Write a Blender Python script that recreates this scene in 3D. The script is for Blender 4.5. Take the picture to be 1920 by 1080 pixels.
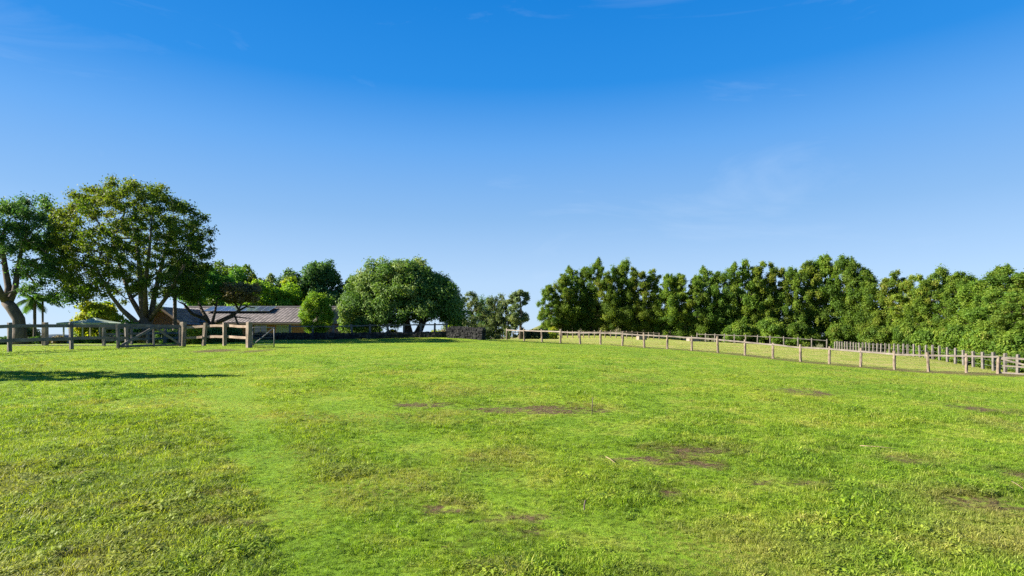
import bpy, math, random
import numpy as np
from mathutils import Vector, Matrix

for o in list(bpy.data.objects):
    bpy.data.objects.remove(o)
SC = bpy.context.scene
COL = SC.collection
rad = math.radians

# ------------------------------------------------------------------ camera, sky, sun, exposure
F = 1067.0            # focal length in pixels of the 1920 wide photograph (20 mm lens)
EYE = 1.6             # eye height
HOR = 628.0           # row of the horizon
cam = bpy.data.cameras.new('camera')
cam.sensor_width = 36.0
cam.lens = 36.0 * F / 1920.0
cam.shift_y = (HOR - 540.0) / 1920.0
cam.clip_start = 0.05
cam.clip_end = 12000.0
cam_o = bpy.data.objects.new('camera', cam)
cam_o.location = (0, 0, EYE)
cam_o.rotation_euler = (rad(90), 0, 0)
COL.objects.link(cam_o)
SC.camera = cam_o

EXPOSURE = 1.9
SUN_EL = rad(27.0)
sd = Vector((-1.0, -0.06, 0)).normalized()          # horizontal direction towards the sun
world = bpy.data.worlds.new('World')
SC.world = world
world.use_nodes = True
wn, wl = world.node_tree.nodes, world.node_tree.links
wn.clear()
w_out = wn.new('ShaderNodeOutputWorld')
w_bg = wn.new('ShaderNodeBackground')
w_sky = wn.new('ShaderNodeTexSky')
w_sky.sky_type = 'NISHITA'
w_sky.sun_disc = False
w_sky.sun_elevation = SUN_EL
w_sky.sun_rotation = math.atan2(sd.x, sd.y)
w_sky.altitude = 200.0
w_sky.air_density = 0.7
w_sky.dust_density = 0.3
w_sky.ozone_density = 6.0
w_bg.inputs['Strength'].default_value = 0.1
# clear-day gradient by height above the horizon, added to the physical sky
w_tc = wn.new('ShaderNodeTexCoord')
w_sep = wn.new('ShaderNodeSeparateXYZ')
wl.new(w_tc.outputs['Generated'], w_sep.inputs['Vector'])
w_grad = wn.new('ShaderNodeValToRGB')
SKY = [(0.0, (0.52, 0.66, 0.82)), (0.09, (0.44, 0.62, 0.84)), (0.20, (0.25, 0.47, 0.78)), (0.31, (0.12, 0.37, 0.80)), (0.40, (0.014, 0.25, 0.73)), (0.52, (0.0, 0.20, 0.66)), (1.0, (0.0, 0.09, 0.40))]
while len(w_grad.color_ramp.elements) < len(SKY):
    w_grad.color_ramp.elements.new(0.5)
for e_, (p_, c_) in zip(w_grad.color_ramp.elements, SKY):
    e_.position = p_; e_.color = (*c_, 1)
wl.new(w_sep.outputs['Z'], w_grad.inputs['Fac'])
w_s1 = wn.new('ShaderNodeVectorMath'); w_s1.operation = 'SCALE'; w_s1.inputs['Scale'].default_value = 10.0 / 2 ** EXPOSURE
w_s2 = wn.new('ShaderNodeVectorMath'); w_s2.operation = 'SCALE'; w_s2.inputs['Scale'].default_value = 0.26 / 2 ** EXPOSURE
wl.new(w_grad.outputs['Color'], w_s1.inputs[0]); wl.new(w_sky.outputs['Color'], w_s2.inputs[0])
w_gam = wn.new('ShaderNodeVectorMath'); w_gam.operation = 'ADD'
wl.new(w_s1.outputs[0], w_gam.inputs[0]); wl.new(w_s2.outputs[0], w_gam.inputs[1])
# faint thin cirrus over the whole sky
w_map = wn.new('ShaderNodeMapping')
w_map.inputs['Scale'].default_value = (1.5, 1.5, 6.0)
w_map.inputs['Location'].default_value = (0.35, 0.1, 0.72)
w_noi = wn.new('ShaderNodeTexNoise')
w_noi.inputs['Scale'].default_value = 1.6
w_noi.inputs['Detail'].default_value = 9.0
w_noi.inputs['Roughness'].default_value = 0.62
w_noi.inputs['Distortion'].default_value = 0.8
w_rmp = wn.new('ShaderNodeValToRGB')
w_rmp.color_ramp.elements[0].position = 0.56
w_rmp.color_ramp.elements[0].color = (0, 0, 0, 1)
w_rmp.color_ramp.elements[1].position = 0.86
w_rmp.color_ramp.elements[1].color = (0.16, 0.16, 0.16, 1)
w_mix = wn.new('ShaderNodeMix')
w_mix.data_type = 'RGBA'
w_mix.inputs['B'].default_value = (2.4, 2.7, 3.1, 1)
wl.new(w_tc.outputs['Generated'], w_map.inputs['Vector'])
wl.new(w_map.outputs['Vector'], w_noi.inputs['Vector'])
wl.new(w_noi.outputs['Fac'], w_rmp.inputs['Fac'])
wl.new(w_rmp.outputs['Color'], w_mix.inputs['Factor'])
wl.new(w_gam.outputs[0], w_mix.inputs['A'])
wl.new(w_mix.outputs['Result'], w_bg.inputs['Color'])
wl.new(w_bg.outputs['Background'], w_out.inputs['Surface'])

sun = bpy.data.lights.new('sun', 'SUN')
sun.energy = 5.0
sun.angle = rad(0.55)
sun.color = (1.0, 0.93, 0.80)
sun_o = bpy.data.objects.new('sun', sun)
to_sun = Vector((sd.x * math.cos(SUN_EL), sd.y * math.cos(SUN_EL), math.sin(SUN_EL)))
sun_o.rotation_euler = to_sun.to_track_quat('Z', 'Y').to_euler()
sun_o.location = to_sun * 80
COL.objects.link(sun_o)

SC.render.engine = 'CYCLES'
SC.view_settings.view_transform = 'Standard'
SC.view_settings.look = 'None'
SC.view_settings.exposure = EXPOSURE
SC.view_settings.gamma = 1.0
SC.view_settings.use_curve_mapping = False
SC.cycles.max_bounces = 8
SC.cycles.diffuse_bounces = 5
SC.cycles.glossy_bounces = 2
SC.cycles.transmission_bounces = 6
SC.cycles.transparent_max_bounces = 4
SC.cycles.use_denoising = False

rng = np.random.default_rng(7)
random.seed(7)

# ------------------------------------------------------------------ helpers
def wx(px, d):
    return (px - 960.0) / F * d
def wz(py, d):
    return EYE - (py - HOR) / F * d

def new_mesh(name, verts, faces, mat=None, smooth=False, attrs=None):
    me = bpy.data.meshes.new(name)
    verts = np.asarray(verts, dtype=np.float32)
    if isinstance(faces, np.ndarray):
        k = faces.shape[1]
        me.vertices.add(len(verts))
        me.vertices.foreach_set('co', verts.ravel())
        me.loops.add(faces.size)
        me.loops.foreach_set('vertex_index', faces.astype(np.int32).ravel())
        me.polygons.add(len(faces))
        me.polygons.foreach_set('loop_start', (np.arange(len(faces)) * k).astype(np.int32))
        me.update(calc_edges=True)
    else:
        me.from_pydata([tuple(map(float, v)) for v in verts], [], faces)
        me.update()
    if smooth:
        me.polygons.foreach_set('use_smooth', np.ones(len(me.polygons), dtype=bool))
    if attrs:
        for n, a in attrs.items():
            at = me.attributes.new(n, 'FLOAT', 'POINT')
            at.data.foreach_set('value', np.asarray(a, dtype=np.float32))
    if mat:
        me.materials.append(mat)
    return me

def obj(name, me, parent=None, loc=None, rot=None, scale=None):
    o = bpy.data.objects.new(name, me)
    COL.objects.link(o)
    if parent is not None:
        o.parent = parent
    if loc is not None:
        o.location = loc
    if rot is not None:
        o.rotation_euler = rot
    if scale is not None:
        o.scale = scale
    return o

def tag(o, label=None, cat=None, group=None, kind=None):
    if label: o['label'] = label
    if cat: o['category'] = cat
    if group: o['group'] = group
    if kind: o['kind'] = kind
    return o

def thing(name, label, cat, loc=(0, 0, 0), rz=0.0, group=None, scale=None):
    o = obj(name, None, None, loc, (0, 0, rz), scale)
    return tag(o, label, cat, group)

class MB:
    """collects boxes, beams, tubes into one mesh"""
    def __init__(self):
        self.v, self.f = [], []
    def add(self, vs, fs):
        n = len(self.v)
        self.v += [tuple(v) for v in vs]
        self.f += [tuple(i + n for i in f) for f in fs]
    def box(self, x0, x1, y0, y1, z0, z1):
        self.add([(x0, y0, z0), (x1, y0, z0), (x1, y1, z0), (x0, y1, z0), (x0, y0, z1), (x1, y0, z1), (x1, y1, z1), (x0, y1, z1)],
                 [(0, 3, 2, 1), (4, 5, 6, 7), (0, 1, 5, 4), (1, 2, 6, 5), (2, 3, 7, 6), (3, 0, 4, 7)])
    def beam(self, p0, p1, w, h, jit=0.0, segs=1):
        p0, p1 = Vector(p0), Vector(p1)
        d = (p1 - p0).normalized()
        up = Vector((0, 0, 1)) if abs(d.z) < 0.95 else Vector((0, 1, 0))
        s = d.cross(up).normalized()
        u = s.cross(d).normalized()
        rings = []
        c = min(w, h) * 0.14
        prof = [(-w/2 + c, -h/2), (w/2 - c, -h/2), (w/2, -h/2 + c), (w/2, h/2 - c), (w/2 - c, h/2), (-w/2 + c, h/2), (-w/2, h/2 - c), (-w/2, -h/2 + c)]
        for i in range(segs + 1):
            t = i / segs
            p = p0.lerp(p1, t)
            if 0 < i < segs:
                p = p + s * random.uniform(-jit, jit) + u * random.uniform(-jit, jit)
            rings.append([p + s * a * (1 + random.uniform(-1, 1) * jit) + u * b * (1 + random.uniform(-1, 1) * jit) for a, b in prof])
        vs = [v for r in rings for v in r]
        fs = []
        for i in range(segs):
            for k in range(8):
                a, b = i * 8 + k, i * 8 + (k + 1) % 8
                fs.append((a, b, b + 8, a + 8))
        fs.append(tuple(range(7, -1, -1)))
        fs.append(tuple(range(segs * 8, segs * 8 + 8)))
        self.add(vs, fs)
    def tube(self, pts, rs, n=7, cap=True):
        pts = [Vector(p) for p in pts]
        m = len(pts)
        vs, fs = [], []
        ref = Vector((0.31, 0.95, 0.05)).normalized()
        for i, p in enumerate(pts):
            d = (pts[min(i + 1, m - 1)] - pts[max(i - 1, 0)])
            if d.length < 1e-6: d = Vector((0, 0, 1))
            d.normalize()
            s = d.cross(ref)
            if s.length < 1e-3: s = d.cross(Vector((1, 0, 0)))
            s.normalize()
            u = s.cross(d)
            for k in range(n):
                a = 2 * math.pi * k / n
                vs.append(p + (s * math.cos(a) + u * math.sin(a)) * rs[i])
        for i in range(m - 1):
            for k in range(n):
                a, b = i * n + k, i * n + (k + 1) % n
                fs.append((a, a + n, b + n, b))
        if cap:
            fs.append(tuple(range(n)))
            fs.append(tuple(range((m - 1) * n + n - 1, (m - 1) * n - 1, -1)))
        self.add(vs, fs)
    def build(self, name, mat, parent=None, smooth=False, **kw):
        return obj(name, new_mesh(name, self.v, self.f, mat, smooth), parent, **kw)

# ------------------------------------------------------------------ materials
def mat_new(name):
    m = bpy.data.materials.new(name)
    m.use_nodes = True
    nt = m.node_tree
    for n in list(nt.nodes):
        nt.nodes.remove(n)
    out = nt.nodes.new('ShaderNodeOutputMaterial')
    return m, nt.nodes, nt.links, out

def ramp(N, stops, interp='LINEAR'):
    r = N.new('ShaderNodeValToRGB')
    cr = r.color_ramp
    cr.interpolation = interp
    while len(cr.elements) < len(stops):
        cr.elements.new(0.5)
    for e, (p, c) in zip(cr.elements, stops):
        e.position = p
        e.color = (c[0], c[1], c[2], 1) if not isinstance(c, (int, float)) else (c, c, c, 1)
    return r

def noise(N, L, scale, detail=4, rough=0.55, vec=None, dist=0.0):
    n = N.new('ShaderNodeTexNoise')
    n.inputs['Scale'].default_value = scale
    n.inputs['Detail'].default_value = detail
    n.inputs['Roughness'].default_value = rough
    n.inputs['Distortion'].default_value = dist
    if vec is not None:
        L.new(vec, n.inputs['Vector'])
    return n

def mixc(N, L, fac, a, b, mode='MIX'):
    m = N.new('ShaderNodeMix')
    m.data_type = 'RGBA'
    m.blend_type = mode
    for sock, v in (('Factor', fac), ('A', a), ('B', b)):
        if isinstance(v, (int, float)):
            m.inputs[sock].default_value = v
        elif isinstance(v, tuple):
            m.inputs[sock].default_value = (*v, 1)
        else:
            L.new(v, m.inputs[sock])
    return m.outputs['Result']

def leaf_mat(name, stops, trans=0.35, rough=0.6, spec=0.15, tcol=1.35):
    m, N, L, out = mat_new(name)
    at = N.new('ShaderNodeAttribute'); at.attribute_name = 'var'
    r = ramp(N, stops)
    L.new(at.outputs['Fac'], r.inputs['Fac'])
    oi = N.new('ShaderNodeObjectInfo')
    hs = N.new('ShaderNodeHueSaturation')
    mr = N.new('ShaderNodeMapRange')
    mr.inputs['To Min'].default_value = 0.82; mr.inputs['To Max'].default_value = 1.18
    L.new(oi.outputs['Random'], mr.inputs['Value'])
    L.new(mr.outputs['Result'], hs.inputs['Value'])
    L.new(r.outputs['Color'], hs.inputs['Color'])
    p = N.new('ShaderNodeBsdfPrincipled')
    p.inputs['Roughness'].default_value = rough
    p.inputs['Specular IOR Level'].default_value = spec
    L.new(hs.outputs['Color'], p.inputs['Base Color'])
    t = N.new('ShaderNodeBsdfTranslucent')
    tc = mixc(N, L, 1.0, hs.outputs['Color'], (tcol, tcol * 1.05, 0.5), 'MULTIPLY')
    L.new(tc, t.inputs['Color'])
    ms = N.new('ShaderNodeMixShader')
    ms.inputs['Fac'].default_value = trans
    L.new(p.outputs['BSDF'], ms.inputs[1]); L.new(t.outputs['BSDF'], ms.inputs[2])
    L.new(ms.outputs['Shader'], out.inputs['Surface'])
    return m

def noisy_mat(name, c0, c1, scale=3.0, stretch=(1, 1, 1), rough=0.8, bump=0.3, bscale=None, spec=0.2, c2=None):
    m, N, L, out = mat_new(name)
    tc = N.new('ShaderNodeTexCoord')
    mp = N.new('ShaderNodeMapping'); mp.inputs['Scale'].default_value = stretch
    L.new(tc.outputs['Object'], mp.inputs['Vector'])
    n = noise(N, L, scale, 6, 0.6, mp.outputs['Vector'])
    stops = [(0.3, c0), (0.7, c1)] if c2 is None else [(0.28, c0), (0.5, c1), (0.72, c2)]
    r = ramp(N, stops)
    L.new(n.outputs['Fac'], r.inputs['Fac'])
    p = N.new('ShaderNodeBsdfPrincipled')
    p.inputs['Roughness'].default_value = rough
    p.inputs['Specular IOR Level'].default_value = spec
    L.new(r.outputs['Color'], p.inputs['Base Color'])
    if bump:
        n2 = noise(N, L, bscale or scale * 4, 5, 0.65, mp.outputs['Vector'])
        b = N.new('ShaderNodeBump'); b.inputs['Strength'].default_value = bump; b.inputs['Distance'].default_value = 0.03
        L.new(n2.outputs['Fac'], b.inputs['Height']); L.new(b.outputs['Normal'], p.inputs['Normal'])
    L.new(p.outputs['BSDF'], out.inputs['Surface'])
    return m

M = {}
M['timber'] = noisy_mat('weathered_timber', (0.10, 0.075, 0.055), (0.25, 0.20, 0.155), 2.2, (1, 1, 1), 0.85, 0.5, 14)
M['timber_warm'] = noisy_mat('tan_timber', (0.16, 0.11, 0.08), (0.33, 0.25, 0.19), 2.4, (1, 1, 1), 0.85, 0.4, 14)
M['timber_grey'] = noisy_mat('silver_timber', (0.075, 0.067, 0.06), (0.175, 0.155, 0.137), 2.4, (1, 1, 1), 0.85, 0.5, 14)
M['timber_pale'] = noisy_mat('pale_timber', (0.12, 0.098, 0.082), (0.26, 0.222, 0.19), 2.0, (1, 1, 1), 0.85, 0.35, 14)
M['bark'] = noisy_mat('brown_grey_bark', (0.055, 0.043, 0.033), (0.14, 0.115, 0.092), 3.0, (2, 2, 0.7), 0.9, 0.8, 9)
M['bark_pale'] = noisy_mat('pale_bark', (0.05, 0.04, 0.034), (0.125, 0.10, 0.083), 2.5, (2, 2, 0.6), 0.9, 0.5, 8)
M['bark_dark'] = noisy_mat('dark_bark', (0.03, 0.024, 0.019), (0.085, 0.068, 0.052), 3.0, (2, 2, 0.7), 0.9, 0.8, 9)
M['stone'] = noisy_mat('basalt_stone', (0.007, 0.007, 0.0075), (0.02, 0.0195, 0.02), 2.5, (1, 1, 1), 0.9, 0.8, 9, c2=(0.065, 0.062, 0.056))
M['galv'] = noisy_mat('galvanised_steel', (0.12, 0.12, 0.12), (0.19, 0.185, 0.18), 5, (1, 1, 1), 0.5, 0.05)
M['wire'] = noisy_mat('fence_wire', (0.25, 0.25, 0.25), (0.35, 0.34, 0.33), 5, (1, 1, 1), 0.5, 0.0)
M['concrete'] = noisy_mat('tan_concrete', (0.15, 0.12, 0.09), (0.24, 0.20, 0.16), 4, (1, 1, 1), 0.9, 0.3)
M['canvas'] = noisy_mat('pale_green_roof', (0.25, 0.31, 0.22), (0.33, 0.38, 0.29), 2, (1, 1, 1), 0.6, 0.1)
M['white'] = noisy_mat('cream_paint', (0.30, 0.28, 0.24), (0.38, 0.36, 0.31), 3, (1, 1, 1), 0.6, 0.1)
M['dark'] = noisy_mat('dark_paint', (0.02, 0.02, 0.022), (0.05, 0.05, 0.05), 3, (1, 1, 1), 0.5, 0.1)
M['barge'] = noisy_mat('peach_timber', (0.26, 0.17, 0.12), (0.32, 0.22, 0.16), 3, (1, 1, 1), 0.7, 0.1)
M['gutter'] = noisy_mat('fawn_gutter', (0.17, 0.13, 0.10), (0.21, 0.17, 0.13), 3, (1, 1, 1), 0.5, 0.05)
M['gravel'] = noisy_mat('pale_gravel', (0.14, 0.12, 0.10), (0.24, 0.21, 0.17), 12, (1, 1, 1), 0.95, 0.6, 40)
M['straw'] = noisy_mat('dry_stick', (0.17, 0.12, 0.07), (0.28, 0.21, 0.125), 8, (1, 1, 1), 0.8, 0.2)

def brick_mat():
    m, N, L, out = mat_new('orange_brick')
    tc = N.new('ShaderNodeTexCoord')
    mp = N.new('ShaderNodeMapping'); mp.inputs['Rotation'].default_value = (rad(90), 0, 0)
    L.new(tc.outputs['Object'], mp.inputs['Vector'])
    b = N.new('ShaderNodeTexBrick')
    b.inputs['Color1'].default_value = (0.25, 0.095, 0.05, 1); b.inputs['Color2'].default_value = (0.20, 0.075, 0.04, 1)
    b.inputs['Mortar'].default_value = (0.20, 0.15, 0.12, 1)
    b.inputs['Scale'].default_value = 1.0; b.inputs['Brick Width'].default_value = 0.24; b.inputs['Row Height'].default_value = 0.086
    b.inputs['Mortar Size'].default_value = 0.008
    L.new(mp.outputs['Vector'], b.inputs['Vector'])
    p = N.new('ShaderNodeBsdfPrincipled'); p.inputs['Roughness'].default_value = 0.9
    L.new(b.outputs['Color'], p.inputs['Base Color'])
    L.new(p.outputs['BSDF'], out.inputs['Surface'])
    return m
M['brick'] = brick_mat()

def tile_mat():
    m, N, L, out = mat_new('grey_brown_roof_tile')
    at = N.new('ShaderNodeAttribute'); at.attribute_name = 'var'
    r = ramp(N, [(0.0, (0.070, 0.057, 0.056)), (0.5, (0.135, 0.112, 0.109)), (1.0, (0.215, 0.18, 0.172))])
    L.new(at.outputs['Fac'], r.inputs['Fac'])
    p = N.new('ShaderNodeBsdfPrincipled'); p.inputs['Roughness'].default_value = 0.65
    L.new(r.outputs['Color'], p.inputs['Base Color'])
    L.new(p.outputs['BSDF'], out.inputs['Surface'])
    return m
M['tile'] = tile_mat()

def gloss_mat(name, col, rough, metal=0.0, spec=0.5):
    m, N, L, out = mat_new(name)
    tc = N.new('ShaderNodeTexCoord')
    n = noise(N, L, 6, 3, 0.5, tc.outputs['Object'])
    r = ramp(N, [(0.3, tuple(c * 0.85 for c in col)), (0.7, tuple(min(1, c * 1.15) for c in col))])
    L.new(n.outputs['Fac'], r.inputs['Fac'])
    p = N.new('ShaderNodeBsdfPrincipled')
    p.inputs['Roughness'].default_value = rough; p.inputs['Metallic'].default_value = metal
    p.inputs['Specular IOR Level'].default_value = spec
    L.new(r.outputs['Color'], p.inputs['Base Color']); L.new(p.outputs['BSDF'], out.inputs['Surface'])
    return m
M['solar'] = gloss_mat('blue_solar_cells', (0.045, 0.055, 0.085), 0.16, 0.0, 1.0)
M['alloy'] = gloss_mat('panel_alloy', (0.65, 0.66, 0.68), 0.35, 0.8)
M['glass'] = gloss_mat('dark_window_glass', (0.03, 0.04, 0.05), 0.05, 0.0, 0.8)
M['door'] = gloss_mat('green_grey_door', (0.16, 0.19, 0.18), 0.5)

# ------------------------------------------------------------------ terrain height
RF = [(906, 64, 636.5, 616), (950, 60, 637.0, 615), (983, 57.6, 639.6, 616), (1016, 55.8, 641.0, 617), (1051, 54, 643.7, 617), (1088, 52.8, 645.2, 620),
      (1126, 51.7, 645.8, 618), (1167, 50.5, 648, 621), (1208, 49.6, 652, 624), (1251, 48.6, 654, 627), (1297, 47.5, 657, 630), (1346, 46.4, 661, 631),
      (1397, 45.2, 666, 636), (1449, 44, 672, 642), (1501, 42.8, 678, 645), (1555, 41.7, 682, 649.5), (1614, 40.5, 687.5, 652.5), (1677, 39.2, 693, 657.5),
      (1741, 38, 697, 661), (1812, 36.8, 699, 663), (1871, 36, 700, 668)]
LF = [(-100, 22.9, 668), (18, 25, 660), (134, 27.3, 655), (238, 29.7, 652), (342, 32.3, 651)]
LS = [(382, 32.0, 648), (421, 31.4, 648), (467, 30.3, 652)]
PAL_X = [1908.5, 1885, 1863, 1843, 1825, 1807, 1791.5, 1776.5, 1762, 1749, 1736, 1725, 1713.5, 1702, 1694, 1685, 1676, 1668, 1660, 1652.5, 1645, 1637.5, 1630.5, 1624, 1617.5, 1611.5,
         1606, 1600.5, 1595, 1589.5, 1584.5, 1579.5, 1574.5, 1570, 1565.5]
def pal_d(px):
    return 1.0 / np.interp(px, [1565, 1612, 1685, 1776, 1908], [1/79, 1/73, 1/64, 1/51, 1/38])
PAL_B = lambda px: float(np.interp(px, [1565, 1685, 1776, 1807, 1863, 1908], [658, 667, 677, 684, 698, 702]))

cp = []
def C(px, py, d): cp.append((wx(px, d), d, wz(py, d)))
for px, d, b, t in RF: C(px, b, d)
for px, d, b in LF + LS: C(px, b, d)
for px in PAL_X[::4]: C(px, PAL_B(px), pal_d(px))
for px, py, d in [(490, 637.5, 44), (600, 637, 45), (690, 635, 46), (770, 633.5, 46.5), (840, 633, 46), (880, 635, 45),
                  (640, 641, 41), (760, 642, 38), (860, 638.5, 43), (960, 641, 45),
                  (37, 646, 38), (150, 645, 36), (270, 645, 37), (1030, 628, 97), (1300, 640, 92), (1565, 658, 88), (1700, 672, 72), (1900, 702, 50),
                  (1202, 637, 75), (1297, 640, 70), (1050, 636, 88), (1150, 635, 88), (960, 635, 88), (1050, 629, 108), (1240, 632, 104)]:
    C(px, py, d)
for x in (-14, -7, 0, 7, 14):
    cp.append((x, -8, 0.0)); cp.append((x, 1, 0.0)); cp.append((x, 7, 0.07 - max(0, x) * 0.008))
for p in [(-25, 8, 0.25), (-25, 17, 0.55), (-14, 17, 0.5), (0, 17, 0.42), (13, 17, 0.05), (25, 17, -0.5), (28, 8, -0.4), (0, 28, 0.82), (14, 28, 0.2), (27, 27, -0.95), (20, 30, -0.38), (24, 33, -0.84), (-8, 26, 0.8),
          (-26, 54, 0.2), (-18, 54, 0.25), (-32, 48, 0.6), (-24, 62, 0.0), (-10, 52, 1.0), (-50, 20, 0.2), (-55, 45, 0.1), (-45, 75, -1.2), (-10, 75, 0.3), (-5, 100, -0.3),
          (50, 20, -1.5), (58, 40, -2.4), (75, 60, -3.0), (75, 100, -2.2), (30, 130, -1.5), (-30, 120, -3.0), (-80, 80, -3.0), (0, 140, -2), (70, 0, -1.6), (-60, 0, 0.0), (0, -60, -0.5), (60, -50, -1.5), (-60, -50, -0.4)]:
    cp.append(p)
cp = np.array(cp)
S = 40.0
def _phi(r2):
    return 0.5 * r2 * np.log(r2 + 1e-9)
_A = cp[:, :2] / S
_n = len(cp)
_K = _phi(((_A[:, None] - _A[None]) ** 2).sum(-1)) + np.eye(_n) * 0.0006
_P = np.c_[np.ones(_n), _A]
_sol = np.linalg.solve(np.block([[_K, _P], [_P.T, np.zeros((3, 3))]]), np.r_[cp[:, 2], np.zeros(3)])
def height(X, Y):
    X = np.atleast_1d(np.asarray(X, float)); Y = np.atleast_1d(np.asarray(Y, float))
    sh = X.shape
    q = np.c_[X.ravel(), Y.ravel()]
    out = np.empty(len(q))
    for i in range(0, len(q), 20000):
        a = q[i:i + 20000] / S
        out[i:i + 20000] = _phi(((a[:, None] - _A[None]) ** 2).sum(-1)) @ _sol[:_n] + _sol[_n] + a @ _sol[_n + 1:]
    r = np.hypot(q[:, 0] - 10, q[:, 1] - 40)
    w = np.clip((r - 85) / 110, 0, 1); w = w * w * (3 - 2 * w)
    far = -9.0 - 6 * np.clip((r - 150) / 1500, 0, 1)
    # grassy rise in the gap behind the paddock
    hill = 27.0 * np.exp(-(((q[:, 0] - 52) / 52) ** 2 + ((q[:, 1] - 290) / 60) ** 2))
    near = np.clip(out, -6, 1.75)
    return (near * (1 - w) + far * w + hill * w).reshape(sh)
def gz(x, y):
    return float(height([x], [y])[0])

def pix_to_ground(px, py):
    lo = np.concatenate([np.linspace(2.5, 20, 400), np.linspace(20.05, 70, 600)])
    zr = EYE - (py - HOR) / F * lo
    h = height((px - 960) / F * lo, lo)
    k = np.argmax(zr <= h)
    d = lo[k]
    return (px - 960) / F * d, d

# ------------------------------------------------------------------ masks on the ground
DIRT = [(1005, 769, 85, 7), (795, 760, 40, 5), (1290, 846, 60, 9), (1200, 863, 60, 7), (1310, 871, 50, 6), (835, 956, 42, 8), (975, 976, 58, 11), (980, 1002, 42, 8), (1515, 908, 24, 6),
        (1850, 945, 58, 13), (1912, 895, 18, 11), (1840, 768, 35, 6), (1712, 866, 40, 7), (1510, 735, 35, 5), (875, 1024, 22, 11), (1260, 926, 20, 9), (910, 1066, 36, 7), (500, 974, 18, 7), (150, 889, 10, 5),
        (1295, 1063, 20, 9), (395, 928, 24, 5), (780, 862, 10, 4), (888, 861, 12, 4), (1130, 770, 12, 3), (1430, 905, 30, 5), (400, 658, 30, 3), (480, 658, 20, 3), (1560, 845, 10, 5), (220, 955, 14, 6), (150, 1045, 30, 7), (430, 985, 40, 6)]
dirt_w = []
for px, py, a, b in DIRT:
    x, d = pix_to_ground(px, py)
    x1, _ = pix_to_ground(px + a, py)
    _, da = pix_to_ground(px, py - b)
    _, db = pix_to_ground(px, py + b)
    dirt_w.append((x, (da + db) / 2, abs(x1 - x), max(0.06, (da - db) / 2)))
STR1 = [(420, 715, 40), (440, 760, 48), (480, 830, 55), (520, 900, 60), (575, 970, 75), (640, 1040, 110), (700, 1090, 130)]
STR2 = [(600, 740, 40), (700, 790, 55), (800, 840, 70), (900, 895, 80), (1040, 955, 80), (1220, 1015, 90), (1420, 1085, 110)]
def strip_world(s):
    o = []
    for px, py, hw in s:
        x, d = pix_to_ground(px, py)
        o.append((x, d, hw / F * d))
    return o
strips = [strip_world(STR1), strip_world(STR2)]
RFW = [(wx(px, d), d) for px, d, b, t in RF]
RFW.append((RFW[-1][0] + 6, RFW[-1][1] - 3.6))

def seg_dist(X, Y, pts, ws=None):
    best = np.full(X.shape, 1e9); wid = np.full(X.shape, 1.0)
    for i in range(len(pts) - 1):
        ax, ay = pts[i][:2]; bx, by = pts[i + 1][:2]
        L2 = (bx - ax) ** 2 + (by - ay) ** 2
        t = np.clip(((X - ax) * (bx - ax) + (Y - ay) * (by - ay)) / L2, 0, 1)
        d = np.hypot(X - ax - t * (bx - ax), Y - ay - t * (by - ay))
        if ws is not None:
            w = pts[i][2] + t * (pts[i + 1][2] - pts[i][2])
            m = d / w < best
            best = np.where(m, d / w, best)
        else:
            best = np.minimum(best, d)
    return best

_vn_tab = rng.random((64, 64))
def vnoise(X, Y):
    xi, yi = np.floor(X).astype(int), np.floor(Y).astype(int)
    fx, fy = X - xi, Y - yi
    fx = fx * fx * (3 - 2 * fx); fy = fy * fy * (3 - 2 * fy)
    g = lambda i, j: _vn_tab[(xi + i) % 64, (yi + j) % 64]
    return (g(0, 0) * (1 - fx) + g(1, 0) * fx) * (1 - fy) + (g(0, 1) * (1 - fx) + g(1, 1) * fx) * fy

def masks(X, Y):
    n = 0.35 * vnoise(X * 1.7, Y * 1.7) + 0.35 * vnoise(X * 4.3 + 9, Y * 4.3 + 4) + 0.3 * vnoise(X * 9.1 + 5, Y * 9.1 + 2)
    dirt = np.zeros(X.shape); dead = np.zeros(X.shape)
    for cx, cy, a, b in dirt_w:
        q = ((X - cx) / a) ** 2 + ((Y - cy) / b) ** 2
        dirt = np.maximum(dirt, np.clip((2.15 - q * 0.55 - 2.3 * n) * 1.4, 0, 1))
        dead = np.maximum(dead, np.clip((2.3 - q * 0.30 - 2.3 * n) * 1.1, 0, 1))
    df = seg_dist(X, Y, RFW)
    fx = np.array([p[0] for p in RFW]); fy = np.array([p[1] for p in RFW])
    near_side = Y < np.interp(X, fx, fy)
    off = np.where(near_side, df * np.interp(X, [0, 12, 30], [1.0, 0.8, 0.5]), df) + (n - 0.5) * 1.3
    ramp_ = np.interp(X, [2, 9, 30], [0.25, 0.75, 1.0])
    dirt = np.maximum(dirt, ramp_ * np.clip((1.15 - off) / 0.5, 0, 1)); dead = np.maximum(dead, dirt)
    # churned soil by the far gate on the right
    q = ((X - 31.6) / 5.0) ** 2 + ((Y - 35.1) / 0.8) ** 2
    dirt = np.maximum(dirt, np.clip(1.6 - q - 0.9 * n, 0, 1))
    strip = np.zeros(X.shape)
    for s in strips:
        strip = np.maximum(strip, np.clip((1.25 - seg_dist(X, Y, s, True) - 1.1 * (n - 0.5)) / 0.6, 0, 1) * (1.0 if s is strips[0] else 0.75))
    # beyond the right fence the paddock is drier
    beyond = np.clip((170 - Y) / 40, 0, 1) * np.clip((Y - np.interp(X, fx, fy)) / 1.5, 0, 1) * np.clip((X + 3.5) / 2, 0, 1)
    rough = np.clip((-X * 0.9 - 0.25 * Y + 0.2) / 1.5, 0, 1) * np.clip((12 - Y) / 6, 0, 1) * (1 - strip)
    return dirt, strip, beyond, rough, dead

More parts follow.
